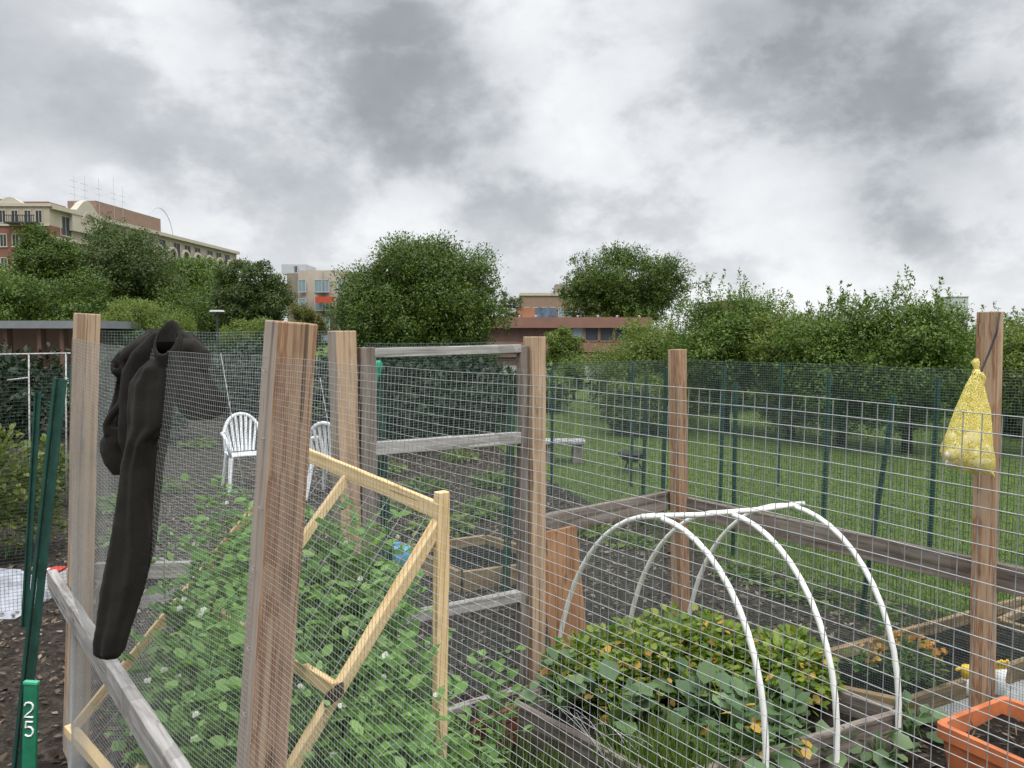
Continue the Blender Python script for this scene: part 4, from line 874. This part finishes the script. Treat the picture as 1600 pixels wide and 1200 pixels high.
# ------------------------------------------------------------------ terracotta planter
pc = [gp(1459,1128,.33), gp(1568,1086,.33)]; du = (pc[1]-pc[0]).normalized(); dv = Vector((du.y,-du.x,0)); Wd, Ld = (pc[1]-pc[0]).length, .95
pl = thing('planter', pc[0]+du*Wd/2+dv*Ld/2-Vector((0,0,.33)), 'orange terracotta coloured rectangular planter with dark soil, bottom right corner', 'planter')
Rp = Matrix((du, dv, Vector((0,0,1)))).transposed()
def rr(cx, L_, W_, z, r_=.03, n=5):
    out = []
    for qx, qy, a0 in ((1,1,0),(-1,1,90),(-1,-1,180),(1,-1,270)):
        for i in range(n): a = R(a0+90*i/(n-1)); out.append(cx+Rp @ Vector((qx*(W_/2-r_)+r_*math.cos(a), qy*(L_/2-r_)+r_*math.sin(a), z)))
    return out
cx = pc[0]+du*Wd/2+dv*Ld/2-Vector((0,0,.33)); prof = [(0,-.10,0),(.27,-.03,0),(.275,0,0),(.33,0,0),(.333,-.012,0),(.33,-.05,0),(.25,-.06,0)]
m_ = MB(); rings = [rr(cx, Ld+o_, Wd+o_, z) for z, o_, _ in prof]; n0 = len(rings[0])
m_.v = [tuple(v) for r_ in rings for v in r_]
m_.f = [(i*n0+j, i*n0+(j+1) % n0, (i+1)*n0+(j+1) % n0, (i+1)*n0+j) for i in range(len(rings)-1) for j in range(n0)]+[tuple(range(n0))]
m_.build('pot', M['planter'], pl, bevel=0)
so = mound('soil', rr(cx, Ld-.055, Wd-.055, 0)[::5]+[], .275, M['soil'], 9, .012); so.parent = pl; so.location = -pl.location
rs = np.random.RandomState(3); n = 160; P = np.array([tuple(cx+du*rs.uniform(-.12,.12)+dv*rs.uniform(-.4,.3)+Vector((0,0,.30))) for _ in range(n)])
leaves('dry_twigs', P, rdir(rs,n)*np.array([1,1,.4]), rdir(rs,n), .06, .006, M['litter'], pl)
# ------------------------------------------------------------------ beds right, beyond the rear fence
def frame_bed(name, label, c4, h, mat, zb=0.0, th=.036, soil=True, seed=0):
    rt = thing(name, Vector((sum(c.x for c in c4)/4, sum(c.y for c in c4)/4, 0)), label, 'raised bed')
    for i in range(4):
        a, b_ = Vector(c4[i]), Vector(c4[(i+1) % 4]); a.z = b_.z = zb+h/2; d_ = (b_-a).normalized(); plank('board', a+d_*th/2, b_-d_*th/2+d_*(th*.0), th, h-.002*i, mat, rt)
    if soil: so = mound('soil', [Vector(c) for c in c4], zb+h*.45, M['soil'], 30+seed, .015); so.parent = rt; so.location = -rt.location
    return rt
b1L, b1R, b2L, b2R = gp(1190,1043,.13), gp(1515,955,.13), gp(1412,1092,.13), gp(1640,1016,.13)
b2L = gp(1412,1092,.13); b1L = b1L
frame_bed('raised_bed', 'new yellow pine bed with bare black soil, behind the brown post and planter', [b2L, b2R+ (b2R-b2L)*.2, b1R+(b1R-b1L)*.35, b1L], .13, M['pine_old'], seed=1)
frame_bed('raised_bed', 'brown timber bed seen through the lower half of the gate', [gp(632,852,.15), gp(720,893,.15), gp(880,872,.15), gp(760,835,.15)], .15, M['pine_old'], seed=2)
frame_bed('raised_bed', 'far pine framed bed at the right edge behind the brown post', [gp(1560,966,.12), gp(1720,1010,.12), gp(1800,960,.12), gp(1640,930,.12)], .12, M['pine_old'], seed=3)
frame_bed('raised_bed', 'grey weathered timber bed edge behind the pea plants, left of the wide post', [gp(215,925,.12), gp(300,905,.12), gp(250,870,.12), gp(150,885,.12)], .12, M['grey_wood'], seed=4)
p = gp(1412,1062,.1); 
fl_ = clump('marigold_plant', 'bushy plant ringed with orange and yellow flowers, in the pine bed behind the hoops', 'flower', p, (.17,.20), 260, .035, M['tree_mid'], 500)
rs = np.random.RandomState(5); n = 90; a = rs.rand(n)*math.pi*1.0; P = np.column_stack([p.x+np.cos(a)*.17+rs.normal(size=n)*.012, p.y+rs.normal(size=n)*.05, p.z+.10+np.sin(a)*.13+rs.normal(size=n)*.012])
leaves('flower', P, rdir(rs,n), rdir(rs,n), .028, .026, M['flower_orange'], fl_)
clump('seedling', 'small four leaved seedling left of the orange flowers', 'plant', gp(1342,1050,.1), (.07,.12), 26, .035, M['pea'], 501)
clump('tomato_seedling', 'wilting pale seedling beside the right hoop, in front of the mulch', 'plant', gp(1375,1000,.1), (.07,.30), 30, .06, M['tree_light'], 502)
for i,(px,py) in enumerate(((1250,930),(1160,900),(930,835),(990,850))): clump('low_weed', 'low pale weeds growing through the mulch behind the hoops', 'plant', gp(px,py,0), (.22,.07), 160, .05, M['tree_light'], 510+i, 'weeds behind the hoop bed')
for i,(px,py) in enumerate(((600,740),(660,770),(720,720),(770,760),(690,830),(755,805),(640,800),(180,800),(250,770),(215,850),(310,700),(440,700))): clump('low_weed', 'low green weeds on the dark soil seen through the gate' if i < 7 else 'low green weeds on the dark soil behind the left wire fence', 'plant', gp(px,py,0), (.28,.16), 220, .06, M['tree_mid' if i % 2 else 'tree_light'], 530+i, 'weeds on the neighbouring plots')
sl = thing('paving_slab', gp(1540,1100), 'pale grey concrete slab between the pine bed and the orange planter', 'slab')
s4 = [gp(1455,1108,.05), gp(1500,1140,.05), gp(1680,1075,.05), gp(1640,1048,.05)]; m_ = MB(); m_.add([*s4, *[v-Vector((0,0,.05)) for v in s4]], [(0,1,2,3),(4,7,6,5)]+[(i,i+4,(i+1) % 4+4,(i+1) % 4) for i in range(4)]); m_.build('slab', M['concrete'], sl, bevel=.004)
# yellow and white bottle by the brown post
yb = thing('spray_bottle', gp(1508,1085,.05), 'white bottle with a yellow top beside the foot of the tall brown post', 'bottle'); q = gp(1508,1085,.05)
MB().loft([(q,.026,.02),(q+Vector((0,0,.07)),.028,.02),(q+Vector((0,0,.09)),.016,.014)], 14).build('body', M['white_paint'], yb, True)
m_ = MB().loft([(q+Vector((0,0,.09)),.022,.02),(q+Vector((0,0,.13)),.03,.022),(q+Vector((0,0,.15)),.02,.016)], 12); m_.tube([q+Vector((0,0,.135)), q+Vector((-.045,0,.13)), q+Vector((-.05,0,.12))], .008, 6); m_.build('cap', plain('yellow_plastic', (.75,.50,.03), .4), yb, True)
yg = thing('garden_glove', gp(1561,1090,.05), 'yellow and white cloth glove lying right of the tall brown post', 'glove'); q = gp(1561,1088,.05)+Vector((0,0,.02))
MB().loft([(q,.03,.03),(q+Vector((0,0,.07)),.025,.02),(q+Vector((0,0,.12)),.032,.022)], 12).build('palm', M['white_paint'], yg, True)
m_ = MB()
for k_ in range(4): m_.tube([q+Vector((-.02+.013*k_,0,.11)), q+Vector((-.024+.016*k_,-.005,.15)), q+Vector((-.02+.014*k_,-.02,.165+.006*(k_ % 2)))], .0075, 6)
m_.build('fingers', bpy.data.materials['yellow_plastic'], yg, True)
# ------------------------------------------------------------------ yellow bag on the brown post
bg_ = thing('net_bag', at(1512,740,3.26), 'yellow net bag of pale lumps hanging on the tall brown post', 'bag')
def S2(y, l, r_, Y=3.25, k=.62): a = at(l,y,Y); b_ = at(r_,y,Y); return (((a.x+b_.x)/2, Y, a.z), (b_.x-a.x)/2, (b_.x-a.x)/2*k)
rw = random.Random(2)
secs = [S2(577,1521,1530),S2(585,1519,1534),S2(594,1514,1535),S2(605,1508,1538),S2(622,1501,1541),S2(640,1494,1545),S2(660,1487,1547),S2(680,1480,1549),S2(695,1475,1550),S2(706,1472,1551),S2(716,1475,1552),S2(726,1483,1552),S2(734,1500,1551),S2(740,1520,1548)]
ob = MB().loft(secs, 48, True, lambda i, a: .07*math.sin(a*9+1)*max(0,1-i/9)+.03*math.sin(a*5+i*.8)+.03*math.sin(a*13+i*1.7)).build('net', M['yellow_net'], bg_, True)
MB().loft([S2(560,1523,1529),S2(566,1518,1531),S2(574,1522,1530),S2(582,1523,1531)], 14, True, lambda i,a: .15*math.sin(a*5)).build('knot', M['yellow_net'], bg_, True)
m_ = MB().tube([at(1533,583,3.24),at(1537,590,3.24),at(1536,600,3.24),at(1531,604,3.24)], [.008,.009,.007,.004], 7); m_.tube([at(1546,735,3.23),at(1552,742,3.23),at(1554,748,3.23)], [.008,.006,.002], 6); m_.build('gathered_corner', bpy.data.materials['yellow_net'], bg_, True)
m_ = MB(); rw = random.Random(3)
for i in range(26):
    px = rw.uniform(1484,1543); py = rw.uniform(682,728); c = at(px,py,3.25+rw.uniform(-.02,.02)); r_ = rw.uniform(.016,.027); Z = rw.random()*6
    m_.loft([((c.x,c.y,c.z+r_*math.sin(t)), max(.002,r_*math.cos(t)), max(.002,r_*.8*math.cos(t))) for t in [-1.5,-1,-.5,0,.5,1,1.5]], 10, True, lambda i_, a: .18*math.sin(a*3+Z+i_))
m_.build('contents', plain('pale_lumps', (.72,.69,.58), .8, .35, 60, 0, .6), bg_, True)
MB().tube([at(1562,488,3.31),at(1557,520,3.30),at(1545,552,3.29),at(1533,580,3.27),at(1524,592,3.26),at(1521,575,3.26)], .0042, 7).build('strap', M['black'], bg_, True)
# ------------------------------------------------------------------ green steel posts
def upost(px0, py0, px1, py1, Y, label, w_=.034, group='green steel fence posts', zt=None, mat='post_green', root=None):
    a = at(px0, py0, Y); b_ = at(px1, py1, Y); k = a.z/(a.z-b_.z); b_ = a+(b_-a)*k; u_ = (a-b_).normalized(); x = Vector((1,0,0)); x = (x-u_*x.dot(u_)).normalized(); y = u_.cross(x)
    m_ = MB(); m_.beam(b_, a, w_*.45, .004, side=y); 
    for sx in (-1,1):
        m_.beam(b_+x*sx*w_*.33-y*.006, a+x*sx*w_*.33-y*.006, .004, .016, side=y); m_.beam(b_+x*sx*w_*.43-y*.013, a+x*sx*w_*.43-y*.013, w_*.2, .003, side=y)
    n = int((a-b_).length/.12)
    for i in range(n): c = b_.lerp(a, (i+.5)/n); m_.box(c+y*.004, (.01,.008,.014))
    o = m_.build('steel_post', M[mat], root, origin=None if root else b_)
    if not root: tag(o, label, 'post', group)
    return o, a, b_
o, a, b_ = upost(97,592,44,1085,2.9,'large green steel post leaning at the left edge, above the number stake', .048)
upost(61,612,50,800,4.9,'thin green steel post just behind the leaning one at the left edge', .040)
upost(589,570,600,760,4.0,'green steel post hidden behind the gate, capped with a bright green cloth', .05)
upost(800,625,791,900,5.6,'green steel post behind the tan post right of the gate', .05)
m_ = MB(); c = at(587,580,3.93)
m_.loft([S2(563,580,594,3.95,.8),S2(568,578,597,3.95,.8),S2(577,579,597,3.95,.8),S2(590,581,592,3.95,.8),S2(602,582,590,3.95,.8)], 14, True, lambda i,a: .12*math.sin(a*4+i)); tag(m_.build('green_cloth', M['green_cloth'], None, True, origin=c), 'bright green rag tied over a post top beside the gate', 'cloth')
# number stake
stk = thing('number_stake', gp(48,1400), 'bright green flat stake with the white number 25, bottom left', 'stake')
sY = 2.35; a = at(49,1068,sY); b_ = at(44,1300,sY); u_ = (a-b_).normalized(); b0 = a+(b_-a)*(a.z/(a.z-b_.z)); stk.location = b0
sw = 22*sY/F; MB().beam(b0, a, sw, .012, side=(0,1,0)).build('stake_board', M['stake_green'], stk, bevel=.002)
MB().beam(a-u_*.002, a+u_*.008, sw*1.05, .016, side=(0,1,0)).build('top_edge', plain('stake_pale', (.06,.36,.20), .5), stk, bevel=.002)
x_ = Vector((1,0,0)); x_ = (x_-u_*x_.dot(u_)).normalized(); yv = Vector((0,-.0085,0))
def digit(d_, cpx, cpy):
    c = at(cpx, cpy, sY)+yv; h_ = 24*sY/F; w2 = 14*sY/F
    G2 = {'2': [(-.5,.28),(-.38,.44),(-.1,.5),(.25,.47),(.45,.3),(.42,.1),(.2,-.1),(-.15,-.28),(-.5,-.5),(0,-.5),(.5,-.5)],
          '5': [(.42,.5),(-.35,.5),(-.40,.08),(-.1,.16),(.25,.12),(.46,-.05),(.46,-.25),(.25,-.45),(-.1,-.5),(-.45,-.4)]}[d_]
    m_ = MB(); m_.tube([c+x_*(p[0]*w2)+u_*(p[1]*h_) for p in G2], .0028, 6); o = m_.build('digit', M['white_paint'], stk); return o
digit('2', 48, 1107); digit('5', 48, 1137)
# neighbours' fence beyond the rear fence
nb = [gp(862,775), gp(1003,822), gp(1145,868), gp(1345,968), gp(1530,1050), gp(1800,1150)]
nf = thing('wire_fence', nb[2], 'neighbour\'s dark green wire fence on steel posts, crossing behind the hoops', 'fence')
for i, p in enumerate(nb):
    tp = p+Vector((.03*(i % 2)+(.14 if i == 3 else 0), 0, 1.45)); m_ = MB(); m_.beam(p, tp, .034, .006, side=(0,1,0)); m_.beam(p+Vector((.0,-.012,0)), tp+Vector((0,-.012,0)), .006, .022, side=(0,1,0)); m_.build('post', M['post_green'], nf)
f, ln, D = pathpos([p.xy.to_3d() for p in nb], None, None, .006, 31)
wiregrid('wire_mesh', f, 0, ln, .03, 1.3, .03, .05, .0016, M['dark_wire'], nf, kv=5, kh=60)
# second row of distant posts on the lawn side
for i, (px, py) in enumerate(((1035,800),(1125,790),(1285,850),(1452,870),(985,760),(1215,760))):
    b0 = gp(px, py); m_ = MB(); tp = b0+Vector((.02,0,1.5)); m_.beam(b0, tp, .04, .008, side=(0,1,0)); m_.beam(b0+Vector((0,-.015,0)), tp+Vector((0,-.015,0)), .008, .025, side=(0,1,0))
    tag(m_.build('steel_post', M['post_green'], None, origin=b0), ['dark green post on the lawn just left of the reddish post','dark green post on the lawn right of the reddish post','dark green post on the lawn behind the right hoop','dark green post on the lawn left of the brown post','far slim green post on the lawn left of the reddish post','far slim green post on the lawn between the hoops'][i], 'post', 'green posts standing on the lawn')
# left neighbour: dark net fence, pipe frame
ln_ = thing('net_fence', at(20,900,4.6).xy.to_3d(), 'dark net fence at the left edge behind the leaning green post', 'fence')
nA, nB = Vector((at(-220,600,4.6).x,4.6,0)), Vector((at(112,600,5.0).x,5.0,0))
seg_grid(nA, nB, 1.62, .12, .022, .0011, M['dark_wire'], ln_, 41, .01, cz=.022)
for q_ in (nA, nA.lerp(nB,.5), nB): MB().tube([q_, q_+Vector((0,0,1.65))], .016, 8).build('post', M['post_green'], ln_)
pf = thing('pipe_frame', gp(45,700), 'thin white pipe frame in the neighbouring plot at the left edge', 'frame'); fy = 8.0
pf.location = (at(45,600,fy).x, fy, 0)
for a_q, b_q in (((-150,556),(110,552)),((45,553),(47,790)),((103,552),(104,790)),((12,594),(45,590))): MB().tube([at(*a_q,fy), at(*b_q,fy)], .008, 7).build('pipe', M['pvc_dirty'], pf, True)
clump('yellow_bush', 'yellow green bush behind the net fence at the left edge', 'bush', gp(5,870,0)+Vector((0,0,0)), (.42,1.05), 2600, .06, M['tree_yellow'], 520, None, .7)
clump('yellow_bush', 'small green bush left of the tan corner post, behind the steel posts', 'bush', gp(75,790,0), (.3,.7), 900, .07, M['tree_light'], 521, None, .7)
# plastic sheet + box
wb = gp(-5,945); m_ = MB(); rnd = random.Random(5); nx = 16; vs = []
for i in range(nx+1):
    for j in range(nx+1):
        x = i/nx-.5; y = j/nx-.5; e = max(0, 1-(x*x+y*y)*4.2); vs.append((wb.x+x*.62, wb.y+y*.6, .01+.22*e**.6+rnd.uniform(-.02,.02)*(e > 0)))
m_.add(vs, [(i*(nx+1)+j,(i+1)*(nx+1)+j,(i+1)*(nx+1)+j+1,i*(nx+1)+j+1) for i in range(nx) for j in range(nx)])
tag(m_.build('plastic_sack', plain('sack', (.36,.37,.41), .5, .55, 7), None, True, origin=wb), 'crumpled white plastic sack on the ground at the left edge', 'sack')
q = gp(86,930); bx = thing('small_carton', q, 'small red, white and green carton just behind the end of the grey rail', 'box')
MB().box(q+Vector((0,0,.09)), (.15,.12,.18)).build('carton', M['white_paint'], bx, bevel=.003); MB().box(q+Vector((.03,-.02,.19)), (.09,.10,.02)).build('lid', M['red'], bx, bevel=.003); MB().box(q+Vector((-.065,-.062,.08)), (.02,.01,.14)).build('stripe', M['stake_green'], bx)
# ------------------------------------------------------------------ white plastic chairs
def chair(base, rot, label):
    rt = thing('plastic_chair', base, label, 'chair', 'white plastic garden chairs'); 
    def T(x, y, z): return Vector(base)+Matrix.Rotation(rot,3,'Z') @ Vector((x,y,z))
    m_ = MB(); m_.add([T(x,y,z) for x,y,z in ((-.22,-.22,.43),(.22,-.22,.43),(.20,.2,.41),(-.20,.2,.41),(-.22,-.22,.41),(.22,-.22,.41),(.20,.2,.39),(-.20,.2,.39))], [(0,1,2,3),(7,6,5,4),(0,4,5,1),(1,5,6,2),(2,6,7,3),(3,7,4,0)]); m_.build('seat', M['chair_white'], rt, bevel=.012)
    m_ = MB(); arch = [T(.21*math.cos(t)*(1.0 if math.sin(t) < .3 else 1.0), .2+.10*math.sin(t)*1.0, .62+.25*math.sin(t)) for t in [math.pi*k/12 for k in range(13)]]
    m_.tube([T(.2,.2,.42),*arch,T(-.2,.2,.42)], .020, 6)
    for k in range(-3,4): x = k*.052; m_.beam(T(x*.8,.21,.42), T(x*1.15,.29,.62+.24*math.sqrt(max(0,1-(x*1.15/.21)**2))), .030, .012)
    m_.build('backrest', M['chair_white'], rt)
    for sx in (-1,1):
        MB().tube([T(sx*.22,-.22,.42),T(sx*.27,-.24,.62),T(sx*.27,-.1,.66),T(sx*.26,.1,.66),T(sx*.20,.23,.66)], .019, 6).build('armrest', M['chair_white'], rt, True)
        MB().tube([T(sx*.21,-.20,.42),T(sx*.25,-.26,0)], [.03,.02], 6).build('leg', M['chair_white'], rt); MB().tube([T(sx*.19,.18,.42),T(sx*.23,.28,0)], [.03,.02], 6).build('leg', M['chair_white'], rt)
chair(gp(386,762), R(-60)+math.pi*.5, 'white plastic chair left of the wide reddish post'); chair(gp(524,775), R(170), 'white plastic chair partly hidden by the tan post right of the wide post')
# white bench slab and grill on the lawn
bn = thing('stone_bench', gp(872,726), 'low bench with a white slab top on the lawn, right of the tan gate post', 'bench'); q = gp(880,722)
MB().box((q.x,q.y,.30), (.62,.34,.05)).build('slab', M['concrete'], bn, bevel=.01)
for sx in (-.2,.2): MB().box((q.x+sx,q.y,.135), (.16,.3,.27), None, .85).build('support', M['brown_wood'], bn, bevel=.01)
kb = thing('kettle_grill', gp(987,738), 'small black bowl-shaped grill standing on the lawn', 'grill'); q = gp(987,738)
MB().loft([((q.x,q.y,.14),.06,.06),((q.x,q.y,.18),.14,.14),((q.x,q.y,.25),.19,.19),((q.x,q.y,.27),.19,.19)], 18).build('bowl', M['black'], kb, True)
for a in (0,2.1,4.2): MB().tube([(q.x+.06*math.cos(a),q.y+.06*math.sin(a),.18),(q.x+.16*math.cos(a),q.y+.16*math.sin(a),0)], .012, 6).build('leg', M['dark_metal'], kb)
# blue watering can
wc = thing('watering_can', gp(630,888), 'blue watering can on the soil behind the pine trellis', 'watering can'); q = gp(628,888)
MB().loft([((q.x,q.y,0),.085,.085),((q.x,q.y,.15),.08,.08),((q.x,q.y,.18),.06,.06)], 18).build('body', M['blue'], wc, True)
MB().tube([q+Vector((.07,0,.05)), q+Vector((.16,0,.14)), q+Vector((.2,0,.2))], [.02,.014,.012], 8).build('spout', M['blue'], wc, True); MB().tube([q+Vector((-.07,0,.06)), q+Vector((-.14,0,.12)), q+Vector((-.1,0,.2)), q+Vector((0,0,.2))], .01, 7).build('handle', M['blue'], wc, True)
# leaning pole behind the mesh
q0, q1 = at(345,552,7.0), at(354,605,7.0); d_ = (q1-q0)*((q0.z)/(q0.z-q1.z)); tag(MB().tube([q0, q0+d_], .0035, 7).build('white_pole', M['pvc_dirty'], None, True, origin=q0+d_), 'slim white pole leaning behind the jacket', 'pole')
q0, q1 = at(500,590,7.5), at(514,670,7.5); d_ = (q1-q0)*((q0.z)/(q0.z-q1.z)); tag(MB().tube([q0, q0+d_], .0035, 7).build('white_pole', M['pvc_dirty'], None, True, origin=q0+d_), 'slim pale pole leaning between the wide post and the tan post', 'pole')
